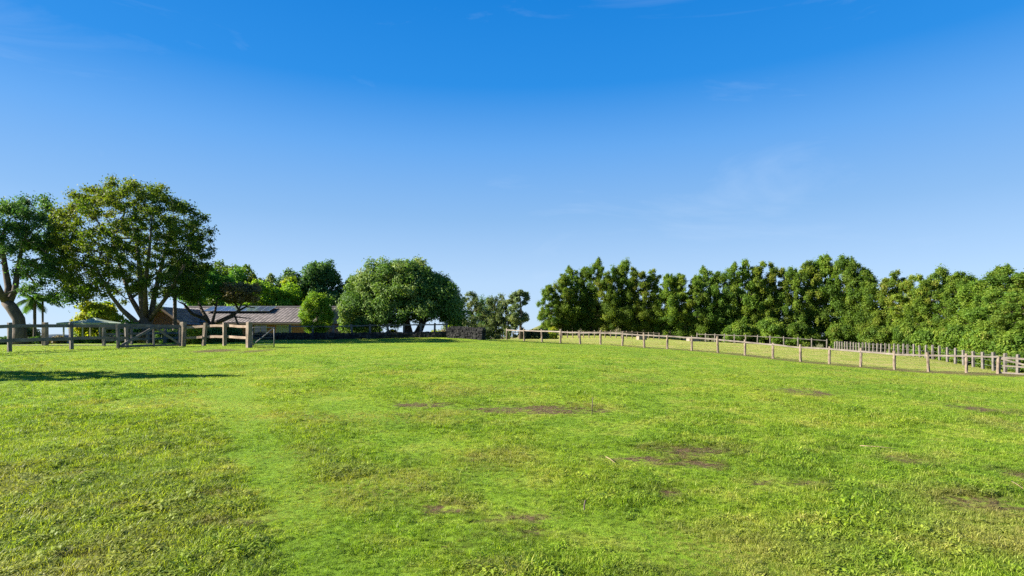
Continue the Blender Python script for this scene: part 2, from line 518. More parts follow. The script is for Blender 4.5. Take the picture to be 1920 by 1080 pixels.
# ------------------------------------------------------------------ ground sheet
def grass_color(N, L, pos, dirt_sock=None, strip_sock=None, dry_sock=None):
    """turf colour from the place in the field"""
    n1 = noise(N, L, 0.23, 5, 0.6, pos)
    n2 = noise(N, L, 1.3, 5, 0.62, pos)
    n3 = noise(N, L, 9.0, 3, 0.6, pos)
    r1 = ramp(N, [(0.32, (0.098, 0.184, 0.010)), (0.5, (0.145, 0.232, 0.012)), (0.66, (0.225, 0.274, 0.020))])
    L.new(n1.outputs['Fac'], r1.inputs['Fac'])
    r2 = ramp(N, [(0.28, (0.050, 0.112, 0.010)), (0.50, (0.145, 0.232, 0.014)), (0.70, (0.315, 0.295, 0.065))])
    L.new(n2.outputs['Fac'], r2.inputs['Fac'])
    c = mixc(N, L, 0.5, r1.outputs['Color'], r2.outputs['Color'])
    r3 = ramp(N, [(0.3, 0.42), (0.7, 1.5)])
    L.new(n3.outputs['Fac'], r3.inputs['Fac'])
    c = mixc(N, L, 0.6, c, mixc(N, L, 1.0, c, r3.outputs['Color'], 'MULTIPLY'))
    return c, n2, n3

def attr(N, name, kind='GEOMETRY'):
    a = N.new('ShaderNodeAttribute'); a.attribute_name = name; a.attribute_type = kind
    return a.outputs['Fac']

m, N, L, out = mat_new('paddock_turf')
geo = N.new('ShaderNodeNewGeometry')
c, n2, n3 = grass_color(N, L, geo.outputs['Position'])
n_st = noise(N, L, 3.2, 4, 0.6, geo.outputs['Position'])
stc = ramp(N, [(0.3, (0.095, 0.195, 0.012)), (0.7, (0.150, 0.240, 0.018))]); L.new(n_st.outputs['Fac'], stc.inputs['Fac'])
c = mixc(N, L, attr(N, 'strip'), c, mixc(N, L, 0.6, c, stc.outputs['Color']))
n_dry = noise(N, L, 0.6, 6, 0.65, geo.outputs['Position'])
dryc = ramp(N, [(0.3, (0.155, 0.215, 0.030)), (0.48, (0.235, 0.255, 0.055)), (0.66, (0.330, 0.265, 0.110))]); L.new(n_dry.outputs['Fac'], dryc.inputs['Fac'])
dm = N.new('ShaderNodeMath'); dm.operation = 'MULTIPLY'; dm.inputs[1].default_value = 0.85
L.new(attr(N, 'beyond'), dm.inputs[0])
c = mixc(N, L, dm.outputs[0], c, dryc.outputs['Color'])
sepx = N.new('ShaderNodeSeparateXYZ'); L.new(geo.outputs['Position'], sepx.inputs[0])
farp = N.new('ShaderNodeMapRange'); farp.inputs['From Min'].default_value = 170; farp.inputs['From Max'].default_value = 230
L.new(sepx.outputs['Y'], farp.inputs['Value'])
n_fp = noise(N, L, 0.09, 6, 0.7, geo.outputs['Position'])
farc = ramp(N, [(0.35, (0.055, 0.072, 0.022)), (0.5, (0.105, 0.112, 0.034)), (0.65, (0.150, 0.135, 0.055))]); L.new(n_fp.outputs['Fac'], farc.inputs['Fac'])
c = mixc(N, L, farp.outputs['Result'], c, farc.outputs['Color'])
n_so = noise(N, L, 22, 6, 0.75, geo.outputs['Position'])
soil = ramp(N, [(0.32, (0.032, 0.021, 0.011)), (0.5, (0.088, 0.058, 0.030)), (0.68, (0.200, 0.148, 0.076))]); L.new(n_so.outputs['Fac'], soil.inputs['Fac'])
dd = N.new('ShaderNodeMath'); dd.operation = 'MULTIPLY_ADD'; dd.inputs[1].default_value = 1.35; dd.use_clamp = True
sub = N.new('ShaderNodeMath'); sub.operation = 'MULTIPLY_ADD'; sub.inputs[1].default_value = -6.0; sub.inputs[2].default_value = 2.65
n_rag = noise(N, L, 8.0, 6, 0.7, geo.outputs['Position'])
L.new(n_rag.outputs['Fac'], sub.inputs[0]); L.new(attr(N, 'dirt'), dd.inputs[0]); L.new(sub.outputs[0], dd.inputs[2])
gate_d = N.new('ShaderNodeMath'); gate_d.operation = 'MULTIPLY'; gate_d.use_clamp = True
gt = N.new('ShaderNodeMath'); gt.operation = 'MULTIPLY'; gt.inputs[1].default_value = 6.0; gt.use_clamp = True
L.new(attr(N, 'dirt'), gt.inputs[0]); L.new(dd.outputs[0], gate_d.inputs[0]); L.new(gt.outputs[0], gate_d.inputs[1])
c = mixc(N, L, gate_d.outputs[0], c, soil.outputs['Color'])
p = N.new('ShaderNodeBsdfPrincipled'); p.inputs['Roughness'].default_value = 0.9; p.inputs['Specular IOR Level'].default_value = 0.1
L.new(c, p.inputs['Base Color'])
bn = noise(N, L, 18, 6, 0.75, geo.outputs['Position'])
bp = N.new('ShaderNodeBump'); bp.inputs['Strength'].default_value = 0.9; bp.inputs['Distance'].default_value = 0.06
L.new(bn.outputs['Fac'], bp.inputs['Height']); L.new(bp.outputs['Normal'], p.inputs['Normal'])
L.new(p.outputs['BSDF'], out.inputs['Surface'])
M['turf'] = m

def axis(parts):
    a = np.concatenate([np.arange(s, e, st) for s, e, st in parts])
    return a
gx = axis([(-4000, -800, 400), (-800, -200, 60), (-200, -60, 10), (-60, -22, 1.5), (-22, 22, 0.22), (22, 60, 1.0), (60, 200, 7), (200, 800, 60), (800, 4001, 400)])
gy = axis([(-1500, -200, 260), (-200, -30, 20), (-30, 2, 2.0), (2, 14, 0.16), (14, 30, 0.4), (30, 60, 0.7), (60, 130, 2.5), (130, 420, 8), (420, 1000, 60), (1000, 6001, 400)])
GX, GY = np.meshgrid(gx, gy)
GZ = height(GX, GY)
gd, gs, gb, gr, gdead = masks(GX, GY)
nx, ny = len(gx), len(gy)
idx = np.arange(nx * ny).reshape(ny, nx)
gf = np.stack([idx[:-1, :-1], idx[:-1, 1:], idx[1:, 1:], idx[1:, :-1]], -1).reshape(-1, 4)
ground = obj('ground', new_mesh('ground', np.c_[GX.ravel(), GY.ravel(), GZ.ravel()], gf, M['turf'], True,
                                {'dirt': gd.ravel(), 'strip': gs.ravel(), 'beyond': gb.ravel()}))
tag(ground, 'sunlit green paddock turf with worn brown patches rising to a crest', 'ground', kind='structure')

# far dark hill on the left horizon
hv, hf = [], []
for i in range(13):
    for j in range(9):
        u, v = i / 12 * 2 - 1, j / 8 * 2 - 1
        zz = max(0, (1 - u * u)) * max(0, 1 - v * v)
        hv.append((wx(108, 900) + u * 26, 900 + v * 60, -16 + 19.0 * zz ** 0.45))
for i in range(12):
    for j in range(8):
        a = i * 9 + j
        hf.append((a, a + 9, a + 10, a + 1))
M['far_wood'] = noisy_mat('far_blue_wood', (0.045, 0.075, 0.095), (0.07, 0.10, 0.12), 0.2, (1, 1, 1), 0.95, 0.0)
hill = obj('far_hill', new_mesh('far_hill', hv, hf, M['far_wood'], True))
tag(hill, 'small dark blue hill on the horizon seen through the left rail fence', 'hill', kind='structure')

# ------------------------------------------------------------------ trees
def leaves_mesh(name, mat, cen, rad_, n, size, ratio, upb=0.25, spread=0.7, shell=0.55, droop=0.0, hue=None, fuzz=0.16):
    """leaf sized diamond faces spread through clumps. cen (k,3) centres, rad_ (k,3) radii"""
    cen = np.asarray(cen, float); rad_ = np.asarray(rad_, float)
    k = len(cen)
    w = (rad_.prod(1)) ** (2 / 3.0); w /= w.sum()
    ci = rng.choice(k, n, p=w)
    d = rng.normal(size=(n, 3)); d /= np.linalg.norm(d, axis=1)[:, None]
    rr = shell + (1 - shell) * rng.random(n) ** 0.7
    rr *= 1 + fuzz * rng.normal(size=n)
    pos = cen[ci] + d * rad_[ci] * rr[:, None]
    nor = d + rng.normal(size=(n, 3)) * spread + np.array([0, 0, upb])
    nor /= np.linalg.norm(nor, axis=1)[:, None]
    t = rng.normal(size=(n, 3)) + d * 0.6 + np.array([0, 0, -droop])
    t -= nor * (t * nor).sum(1)[:, None]
    t /= np.linalg.norm(t, axis=1)[:, None] + 1e-9
    b = np.cross(nor, t)
    s = size * (0.6 + 0.8 * rng.random(n))
    ln, wd = s[:, None] * 0.5, s[:, None] * 0.5 * ratio
    bend = nor * (s * 0.10)[:, None]
    v = np.stack([pos - t * ln - bend, pos + b * wd + t * ln * 0.1, pos + t * ln - bend, pos - b * wd + t * ln * 0.1], 1).reshape(-1, 3)
    f = np.arange(4 * n).reshape(-1, 4)
    chue = rng.random(k)[ci] if hue is None else np.asarray(hue)[ci]
    var = np.clip(0.6 * chue + 0.4 * rng.random(n), 0, 1)
    return new_mesh(name, v, f, mat, False, {'var': np.repeat(var, 4)})

def skeleton(limbs, cen, tip=0.018, expo=0.48, n=6, up_pen=1.6):
    """limbs: list of (pts, radii). joins every clump centre to the nearest limb with a bent branch"""
    mb = MB()
    nodes, par, fix = [], [], []
    for pts, rs in limbs:
        mb.tube(pts, rs, n + 2)
        # refine nodes along the limb
        base = -1
        for i in range(len(pts)):
            nodes.append(np.array(pts[i], float)); par.append(base if i == 0 else len(nodes) - 2); fix.append(rs[i])
    cen = np.asarray(cen, float)
    root = nodes[0]
    order = np.argsort(np.linalg.norm(cen - np.array(limbs[0][0][-1]), axis=1))
    paths = []
    cnt = [0] * len(nodes)
    for ci in order:
        c = cen[ci]
        A = np.array(nodes)
        dist = np.linalg.norm(A - c, axis=1) + np.maximum(0, A[:, 2] - c[2] + 0.2) * up_pen
        j = int(np.argmin(dist))
        a = nodes[j]
        L_ = np.linalg.norm(c - a)
        mid1 = a + (c - a) * 0.35 + rng.normal(size=3) * L_ * 0.07 + np.array([0, 0, -0.02 * L_])
        mid2 = a + (c - a) * 0.7 + rng.normal(size=3) * L_ * 0.07 + np.array([0, 0, 0.06 * L_])
        ids = [j]
        for q in (mid1, mid2, c):
            nodes.append(q); par.append(ids[-1]); fix.append(None); cnt.append(0)
            ids.append(len(nodes) - 1)
        paths.append(ids)
        kx = ids[-1]
        while kx >= 0 and fix[kx] is None:
            cnt[kx] += 1
            kx = par[kx]
    for ids in paths:
        rs = []
        for q in ids:
            r_ = fix[q] if fix[q] is not None else tip * max(1, cnt[q]) ** expo
            rs.append(r_)
        rs[0] = min(rs[0], rs[1] * 1.25)
        mb.tube([nodes[q] for q in ids], rs, 5, cap=False)
    return mb

def make_tree(name, label, cat, loc, limbs, cen, rads, nleaf, size, ratio, lmat, bmat, group=None, rz=0.0, tip=0.018, hue=None, **kw):
    t = thing(name, label, cat, loc, rz, group)
    sk = skeleton(limbs, cen, tip)
    sk.build('trunk', bmat, t, True)
    obj('crown', leaves_mesh('crown', lmat, cen, rads, nleaf, size, ratio, hue=hue, **kw), t)
    return t

def copy_tree(o, loc, rz, scale, label, group=None):
    c = o.copy(); COL.objects.link(c)
    c.location = loc; c.rotation_euler = (0, 0, rz); c.scale = scale
    c['label'] = label
    if group: c['group'] = group
    for ch in o.children:
        q = ch.copy(); COL.objects.link(q); q.parent = c
    return c

def ellipsoid_shell(n, c, r, zmin=-0.6, fmin=0.75, fmax=1.0, jit=0.08):
    out = []
    ga = math.pi * (3 - math.sqrt(5))
    i = 0
    for i in range(n):
        z = 1 - (1 - zmin) * (i + 0.5) / n
        th = ga * i
        q = math.sqrt(max(0, 1 - z * z))
        f = random.uniform(fmin, fmax)
        out.append((c[0] + r[0] * (q * math.cos(th) + random.gauss(0, jit)) * f, c[1] + r[1] * (q * math.sin(th) + random.gauss(0, jit)) * f, c[2] + r[2] * (z + random.gauss(0, jit)) * f))
    return out

LM = {
 'wind': leaf_mat('windbreak_leaf', [(0.0, (0.050, 0.098, 0.017)), (0.5, (0.098, 0.172, 0.021)), (0.85, (0.165, 0.228, 0.030)), (1.0, (0.215, 0.205, 0.046))], 0.45),
 'wind_dark': leaf_mat('windbreak_dark_leaf', [(0.0, (0.046, 0.094, 0.017)), (0.5, (0.088, 0.160, 0.021)), (0.85, (0.150, 0.212, 0.028)), (1.0, (0.195, 0.198, 0.044))], 0.45),
 'wind_gold': leaf_mat('windbreak_gold_leaf', [(0.0, (0.056, 0.100, 0.016)), (0.5, (0.112, 0.174, 0.021)), (0.85, (0.195, 0.230, 0.030)), (1.0, (0.245, 0.200, 0.052))], 0.45),
 'mango': leaf_mat('mango_leaf', [(0.0, (0.045, 0.100, 0.024)), (0.45, (0.092, 0.168, 0.034)), (0.8, (0.190, 0.255, 0.075)), (1.0, (0.310, 0.320, 0.150))], 0.32, 0.6, 0.15),
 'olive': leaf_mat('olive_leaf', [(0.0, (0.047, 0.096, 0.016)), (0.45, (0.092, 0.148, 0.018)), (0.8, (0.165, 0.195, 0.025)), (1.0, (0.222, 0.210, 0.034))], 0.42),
 'dark': leaf_mat('dark_leaf', [(0.0, (0.032, 0.074, 0.025)), (0.6, (0.060, 0.128, 0.035)), (1.0, (0.114, 0.181, 0.054))], 0.36, 0.6, 0.15),
 'bright': leaf_mat('bright_leaf', [(0.0, (0.114, 0.222, 0.019)), (0.6, (0.188, 0.316, 0.025)), (1.0, (0.323, 0.363, 0.038))], 0.42),
 'yellow': leaf_mat('yellow_green_leaf', [(0.0, (0.094, 0.168, 0.016)), (0.6, (0.202, 0.255, 0.020)), (1.0, (0.390, 0.316, 0.027))], 0.42),
 'gum': leaf_mat('gum_leaf', [(0.0, (0.060, 0.094, 0.038)), (0.6, (0.114, 0.155, 0.060)), (1.0, (0.188, 0.195, 0.081))], 0.36, 0.6, 0.15),
 'brown': leaf_mat('brown_leaf', [(0.0, (0.087, 0.081, 0.034)), (0.6, (0.188, 0.148, 0.067)), (1.0, (0.309, 0.228, 0.114))], 0.25),
 'fern': leaf_mat('fern_leaf', [(0.0, (0.047, 0.128, 0.025)), (0.6, (0.087, 0.208, 0.034)), (1.0, (0.181, 0.289, 0.047))], 0.42),
}

# --- crooked forked tree at the left edge
d = 38.0
bx, by = wx(37, d), d
bz = gz(bx, by)
def rel(px, py, dy=0.0, D=d):
    return (wx(px, D + dy) - bx, dy, wz(py, D + dy) - bz)
trunk = ([(0, 0, -0.3), rel(37, 622), rel(35, 598), rel(22, 577), rel(12, 566)], [0.50, 0.38, 0.35, 0.34, 0.32])
l1 = ([rel(12, 566), rel(2, 552, -0.5), rel(-12, 520, -1.0), rel(-22, 470, -1.2)], [0.27, 0.22, 0.15, 0.08])
l2 = ([rel(13, 567), rel(16, 540, 0.4), rel(10, 505, 0.5), rel(4, 460, 0.3), rel(10, 420, 0.2)], [0.26, 0.21, 0.17, 0.12, 0.06])
l3 = ([rel(16, 568), rel(28, 545, 0.3), rel(33, 505, 0.9), rel(42, 460, 1.2), rel(55, 425, 1.0)], [0.24, 0.19, 0.15, 0.10, 0.05])
l4 = ([rel(33, 505, 0.9), rel(60, 490, 1.6), rel(90, 480, 1.2)], [0.09, 0.06, 0.04])
cen = ellipsoid_shell(60, rel(30, 440), (3.0, 3.2, 2.9), -0.75, 0.55, 1.05)
cen += [rel(random.uniform(-40, 110), random.uniform(395, 520), random.uniform(-2, 2)) for _ in range(22)]
cen += [rel(x, y, random.uniform(-1, 1)) for x, y in [(95, 500), (110, 520), (128, 545), (120, 470), (80, 530), (105, 555), (135, 560), (60, 540), (45, 545), (92, 480), (112, 490), (75, 500)]]
rads = [np.array((0.62, 0.62, 0.5)) * random.uniform(0.7, 1.25) for _ in cen]
make_tree('forked_tree', 'dark leafy tree with crooked forked grey trunk at the left edge', 'tree', (bx, by, bz), [trunk, l1, l2, l3, l4], cen, rads, 34000, 0.165, 0.5, LM['dark'], M['bark_pale'], tip=0.012, shell=0.05, spread=0.9, fuzz=0.3)

# --- big open domed tree beside it
d = 40.0
bx, by = wx(272, d), d
bz = gz(bx, by)
R2 = lambda px, py, dy=0.0: (wx(px, 40.0 + dy) - bx, dy, wz(py, 40.0 + dy) - bz)
limbs = [([(0, 0, -0.3), R2(272, 612), R2(272, 590), R2(266, 560, 0.3), R2(262, 510, 0.5), R2(255, 440, 0.6)], [0.75, 0.55, 0.42, 0.30, 0.20, 0.10]),
         ([R2(268, 618), R2(250, 600, -0.5), R2(228, 580, -1.0), R2(205, 550, -1.5), R2(180, 500, -2)], [0.30, 0.26, 0.20, 0.14, 0.07]),
         ([R2(276, 618), R2(284, 590, 0.4), R2(290, 550, 0.8), R2(305, 490, 1.0), R2(320, 430, 1.0)], [0.34, 0.28, 0.22, 0.15, 0.08]),
         ([R2(270, 600), R2(246, 560, 1.0), R2(225, 500, 1.8), R2(205, 430, 2.0)], [0.26, 0.21, 0.14, 0.07]),
         ([R2(274, 600), R2(272, 540, -1.0), R2(280, 470, -2.0), R2(285, 410, -2.4)], [0.24, 0.19, 0.13, 0.06]),
         ([R2(280, 600), R2(310, 560, -0.8), R2(345, 500, -1.2), R2(360, 450, -1.0)], [0.22, 0.17, 0.11, 0.05])]
limbs = [(p_, [r_ * 0.72 for r_ in q_]) for p_, q_ in limbs]
cen = ellipsoid_shell(330, R2(254, 476), (4.85, 4.8, 5.15), -0.66, 0.82, 1.0, 0.03)
cen += ellipsoid_shell(90, R2(258, 490), (3.9, 3.8, 4.0), -0.5, 0.6, 1.0)
cen += [R2(x, y, random.uniform(-1, 1)) for x, y in [(385, 480), (390, 500), (375, 510), (160, 560), (180, 575), (205, 585), (150, 530), (360, 530), (350, 550)]]
rads = [np.array((0.52, 0.52, 0.40)) * random.uniform(0.6, 1.3) for _ in cen]
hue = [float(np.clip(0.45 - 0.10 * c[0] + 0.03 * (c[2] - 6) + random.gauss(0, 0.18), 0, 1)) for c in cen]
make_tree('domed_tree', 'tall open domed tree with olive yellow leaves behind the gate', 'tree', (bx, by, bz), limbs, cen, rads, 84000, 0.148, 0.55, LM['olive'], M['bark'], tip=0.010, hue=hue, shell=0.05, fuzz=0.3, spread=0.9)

# --- mango
d = 50.0
bx, by = wx(770, d), d
bz = gz(bx, by)
R3 = lambda px, py, dy=0.0: (wx(px, 50.0 + dy) - bx, dy, wz(py, 50.0 + dy) - bz)
limbs = [([(0.0, 0, -0.4), R3(785, 622), R3(792, 606), R3(800, 580, 0.3), R3(810, 550, 0.5)], [0.42, 0.36, 0.30, 0.20, 0.10]),
         ([(-0.2, 0, -0.4), R3(766, 622), R3(762, 604), R3(752, 575), R3(742, 545)], [0.44, 0.38, 0.32, 0.22, 0.12]),
         ([R3(763, 606), R3(735, 590, -1), R3(700, 575, -2)], [0.24, 0.17, 0.08]),
         ([R3(764, 604), R3(760, 570, 2), R3(770, 540, 3)], [0.22, 0.16, 0.08])]
cen, hue = [], []
for q in ellipsoid_shell(300, R3(754, 592), (5.0, 3.5, 4.65), -0.46, 0.82, 1.03, 0.05):
    px = 960 + (q[0] + bx) / (50 + q[1]) * F
    lowz = float(np.interp(px, [640, 700, 745, 790, 830, 872], [wz(616, 50), wz(614, 50), wz(606, 50), wz(594, 50), wz(597, 50), wz(604, 50)])) - bz
    if q[2] > lowz:
        cen.append(q); hue.append(float(np.clip(random.gauss(0.5, 0.25), 0, 1)))
cen += ellipsoid_shell(60, R3(754, 585), (3.8, 2.6, 3.4), 0.0, 0.7, 1.0); hue += [0.3] * 60
rads = [np.array((0.72, 0.72, 0.62)) * random.uniform(0.65, 1.2) for _ in cen]
make_tree('mango_tree', 'broad domed glossy green tree behind the low stone wall', 'tree', (bx, by, bz), limbs, cen, rads, 90000, 0.22, 0.42, LM['mango'], M['bark_dark'], hue=hue, shell=0.5, spread=0.6, droop=0.5, fuzz=0.18)

# --- generic crowns
def lump_crown(h, w, n, zlow=0.15, top=1, r0=0.62, seed=1, pointed=0.5, ztop=1.0, wild=0.0):
    rs = random.Random(seed)
    cen, rads = [], []
    lead = [(rs.uniform(-0.25, 0.25) * w, rs.uniform(-0.25, 0.25) * w, rs.uniform(0.86, 1.0)) for _ in range(top)]
    for i in range(n):
        t = (i + 0.5) / n
        z = zlow + (ztop - zlow) * t ** 0.9
        prof = (math.sin(math.pi * min(1, (z * 0.80 + 0.16))) ** pointed)
        lx, ly, lz = rs.choice(lead)
        z *= lz
        a = i * 2.39996 + rs.uniform(-0.5, 0.5)
        rr = w * 0.5 * prof * rs.uniform(0.55 - 0.3 * wild, 1.0 + 0.45 * wild)
        z = max(zlow * 0.6, z + rs.gauss(0, 0.05) * wild * (1 - t))
        cen.append((lx * t + rr * math.cos(a), ly * t + rr * math.sin(a), z * h))
        q = r0 * rs.uniform(0.65 - 0.15 * wild, 1.3 + 0.15 * wild) * (1 - 0.42 * wild * t)
        rads.append((q * rs.uniform(0.8, 1.2), q * rs.uniform(0.8, 1.2), q * rs.uniform(0.75, 1.05 + 0.5 * wild)))
    return cen, rads

def upright_tree(name, label, cat, h, w, nl, n, size, lm, bm, seed, group=None, zlow=0.05, top=2, r0=0.75, pointed=0.5, trunk_r=0.16, loc=(0, 0, 0), rz=0, shell=0.5, wild=0.5, **kw):
    cen, rads = lump_crown(h * 0.94, w * 0.8, n, zlow, top, r0, seed, pointed, wild=wild)
    cen = np.array(cen); rads = np.array(rads)
    cen[:, 2] *= (h * 0.985 - rads[np.argmax(cen[:, 2]), 2] * 0.7) / cen[:, 2].max()
    ext = np.percentile(np.abs(cen[:, :2]) + rads[:, :2] * 0.7, 93)
    cen[:, :2] *= min(1.6, max(0.5, (w / 2) / ext))
    rs = random.Random(seed + 100)
    tp = [(0, 0, -0.5)]
    for i in range(1, 7):
        tp.append((rs.uniform(-0.15, 0.15), rs.uniform(-0.15, 0.15), h * 0.84 * i / 6))
    limbs = [(tp, [trunk_r * (1.15 - 0.95 * i / 6) for i in range(7)])]
    return make_tree(name, label, cat, loc, limbs, cen, rads, nl, size, kw.pop('ratio', 0.55), lm, bm, group, rz, tip=0.02, shell=shell, **kw)

# --- windbreak row on the right: (column, top row, width in columns, distance)
WB = [(1030, 533, 34, 96), (1056, 512, 44, 97), (1082, 497, 46, 99), (1108, 482, 48, 98), (1138, 508, 42, 96), (1166, 485, 50, 98), (1195, 498, 44, 96), (1222, 504, 46, 97), (1252, 512, 42, 95),
      (1278, 511, 46, 95), (1306, 512, 42, 94), (1332, 497, 46, 95), (1360, 490, 48, 94), (1392, 486, 50, 94), (1424, 487, 50, 93), (1455, 489, 46, 93), (1484, 500, 46, 92), (1514, 486, 52, 92), (1548, 476, 56, 92),
      (1580, 478, 52, 90), (1608, 480, 44, 89), (1640, 503, 56, 86), (1672, 506, 56, 83), (1706, 513, 60, 79), (1738, 512, 60, 75), (1762, 499, 50, 77), (1796, 508, 62, 70), (1836, 524, 72, 64), (1880, 530, 80, 58), (1926, 540, 90, 53),
      (1850, 495, 80, 92), (1895, 492, 80, 90), (1930, 497, 70, 88)]
ORD = ['first', 'second', 'third', 'fourth', 'fifth', 'sixth', 'seventh', 'eighth', 'ninth', 'tenth', 'eleventh', 'twelfth', 'thirteenth', 'fourteenth', 'fifteenth', 'sixteenth', 'seventeenth', 'eighteenth', 'nineteenth', 'twentieth',
       'twenty-first', 'twenty-second', 'twenty-third', 'twenty-fourth', 'twenty-fifth', 'twenty-sixth', 'twenty-seventh', 'twenty-eighth', 'twenty-ninth', 'thirtieth']
protos = []
HW = [(12.0, 4.6)] * 6
for k in range(6):
    protos.append(upright_tree('windbreak_tree', 'x', 'tree', 12.0, 4.6, 52000, 104 + 8 * k, 0.195, LM[('wind', 'wind_dark', 'wind_gold')[k % 3]], M['bark_dark'], 11 + k, top=1 + k % 3, r0=0.60 + 0.03 * (k % 3), pointed=(0.7, 1.0, 0.85)[k // 2],
                               zlow=(0.05, 0.10, 0.07)[k % 3], shell=0.25, spread=0.65, wild=(0.8, 1.2, 1.0)[k // 2], fuzz=0.33, droop=0.4))
used = set()
for i, (px, ty, wpx, dd_) in enumerate(WB):
    x, y = wx(px, dd_), dd_
    z = gz(x, y)
    if i < 30:
        lab = f'{ORD[i]} tree from the left in the tall green windbreak row'
    else:
        lab = ['tall flat-topped tree peeking over the right end of the windbreak', 'wide flat crown behind the last windbreak trees near the right edge', 'far crown at the right picture edge above the windbreak'][i - 30]
    hh = wz(ty, dd_) - z
    ww = wpx / F * dd_ * 1.18
    k = (i * 5 + i // 6 * 2 + (i % 4 == 3)) % 6
    sc = (ww / 4.6, ww / 4.6 * 0.95, hh / 12.0)
    rz_ = (i * 2.1) % 6.28
    if k not in used:
        used.add(k)
        t = protos[k]
        t.location = (x, y, z); t.rotation_euler = (0, 0, rz_); t.scale = sc
        t['label'] = lab; t['group'] = 'windbreak trees'
    else:
        copy_tree(protos[k], (x, y, z), rz_, sc, lab, 'windbreak trees')

# low leafy skirts growing at the foot of the windbreak on the right
sk_proto = None
SKIRT = [(1380, 600, 60, 90), (1440, 592, 56, 88), (1500, 598, 60, 86), (1580, 602, 60, 85), (1640, 605, 60, 80), (1690, 600, 50, 75), (1740, 610, 60, 68), (1800, 600, 70, 63), (1850, 606, 70, 57), (1900, 612, 80, 52), (1800, 652, 50, 55), (1860, 655, 60, 50), (1915, 655, 60, 47)]
LOWL = ['first', 'second', 'third', 'fourth', 'fifth', 'sixth', 'seventh', 'eighth', 'ninth', 'tenth', 'eleventh', 'twelfth', 'thirteenth']
for i, (px, ty, wpx, dd_) in enumerate(SKIRT):
    x, y = wx(px, dd_), dd_
    z = gz(x, y)
    hh = wz(ty, dd_) - z
    ww = wpx / F * dd_
    lab = f'{LOWL[i]} rounded bush from the left at the foot of the windbreak' if i < 10 else f'small low bush behind the tall posts, {LOWL[i - 10]} of three from the left'
    if sk_proto is None:
        cen, rads = lump_crown(3.4, 3.0, 26, 0.08, 1, 0.6, 77, 0.45)
        sk_proto = make_tree('bush', lab, 'bush', (0, 0, 0), [([(0, 0, -0.3), (0.05, 0, 1.2), (0, 0.1, 2.6)], [0.12, 0.09, 0.04])], cen, rads, 14000, 0.22, 0.55, LM['wind'], M['bark_dark'], 'bushes under the windbreak', shell=0.6)
        t = sk_proto
        t.location = (x, y, z); t.scale = (ww / 3.6, ww / 3.6, hh / 3.9)
    else:
        copy_tree(sk_proto, (x, y, z), i * 1.3, (ww / 3.6, ww / 3.6, hh / 3.9), lab, 'bushes under the windbreak')

# --- trees behind the house and in the gap
def place_up(name, label, px, ty, wpx, dd_, lm, seed, nl=16000, n=46, size=0.30, r0=0.8, bm='bark_dark', cat='tree', top=2, zlow=0.12, pointed=0.45, shell=0.55, **kw):
    x, y = wx(px, dd_), dd_
    z = gz(x, y)
    h = wz(ty, dd_) - z
    w = wpx / F * dd_
    return upright_tree(name, label, cat, h, w, nl, n, size, LM[lm], M[bm], seed, loc=(x, y, z), r0=r0, top=top, zlow=zlow, pointed=pointed, shell=shell, rz=seed, **kw)

place_up('garden_tree', 'rounded olive green tree rising behind the left part of the roof', 455, 489, 125, 68, 'olive', 31, 22000, 60, 0.30, 0.95)
place_up('garden_tree', 'dark olive tree sloping down right of the olive crown behind the roof', 505, 512, 70, 66, 'gum', 32, 14000, 36, 0.30, 0.8)
place_up('garden_tree', 'dark crown filling the notch between olive and yellow-green trees over the roof', 525, 519, 60, 76, 'dark', 45, 12000, 36, 0.24, 0.75)
place_up('garden_tree', 'dull green crown between the yellow-green tree and the tall dark round one', 574, 512, 56, 74, 'gum', 46, 12000, 36, 0.24, 0.75)
place_up('garden_tree', 'dark crown half hidden behind the top left of the broad domed tree', 680, 519, 60, 72, 'dark', 47, 12000, 36, 0.24, 0.75)
place_up('garden_tree', 'small pointed dark tree behind a yellow-green one above the roof', 545, 505, 46, 72, 'dark', 33, 10000, 30, 0.30, 0.75)
place_up('garden_tree', 'yellow-green sunlit tree above the roof beside the dark round crown', 553, 520, 56, 64, 'yellow', 34, 14000, 36, 0.26, 0.7)
place_up('garden_tree', 'tall rounded dark green tree between the house and the domed tree', 602, 492, 90, 66, 'dark', 35, 26000, 66, 0.28, 0.9, top=1)
place_up('garden_tree', 'dark crown tucked behind the left shoulder of the broad domed tree', 655, 517, 66, 68, 'dark', 36, 16000, 40, 0.28, 0.85)
place_up('garden_tree', 'feathery bright green tree spreading just above the solar panels', 492, 527, 100, 60, 'bright', 37, 18000, 40, 0.26, 0.8, zlow=0.45, pointed=0.3)
place_up('garden_tree', 'dark green fern-leaved tree left of the feathery one over the roof', 400, 500, 110, 64, 'fern', 38, 20000, 44, 0.24, 0.75, zlow=0.45, pointed=0.35)
place_up('garden_tree', 'grey-green tree directly right of the broad domed tree', 884, 546, 84, 76, 'gum', 39, 18000, 60, 0.19, 0.6, shell=0.1, fuzz=0.3, wild=1.1, pointed=0.7)
place_up('garden_tree', 'middle of the grey-green trees in the gap, two-peaked crown', 930, 549, 72, 79, 'gum', 40, 16000, 56, 0.19, 0.6, top=3, shell=0.1, fuzz=0.3, wild=1.1, pointed=0.7)
place_up('garden_tree', 'low rounded grey-green tree beside the slender gum in the gap', 954, 562, 56, 75, 'gum', 41, 12000, 34, 0.19, 0.5, shell=0.1, fuzz=0.3, wild=1.1, pointed=0.7)
place_up('garden_tree', 'dark tree filling the space between the first two grey-green gap trees', 908, 556, 60, 83, 'dark', 48, 14000, 50, 0.2, 0.6, shell=0.1, fuzz=0.3, wild=1.0)
place_up('garden_tree', 'light green shrub below the right side of the broad domed tree', 862, 598, 40, 62, 'bright', 42, 6000, 22, 0.2, 0.45, cat='shrub', top=1)
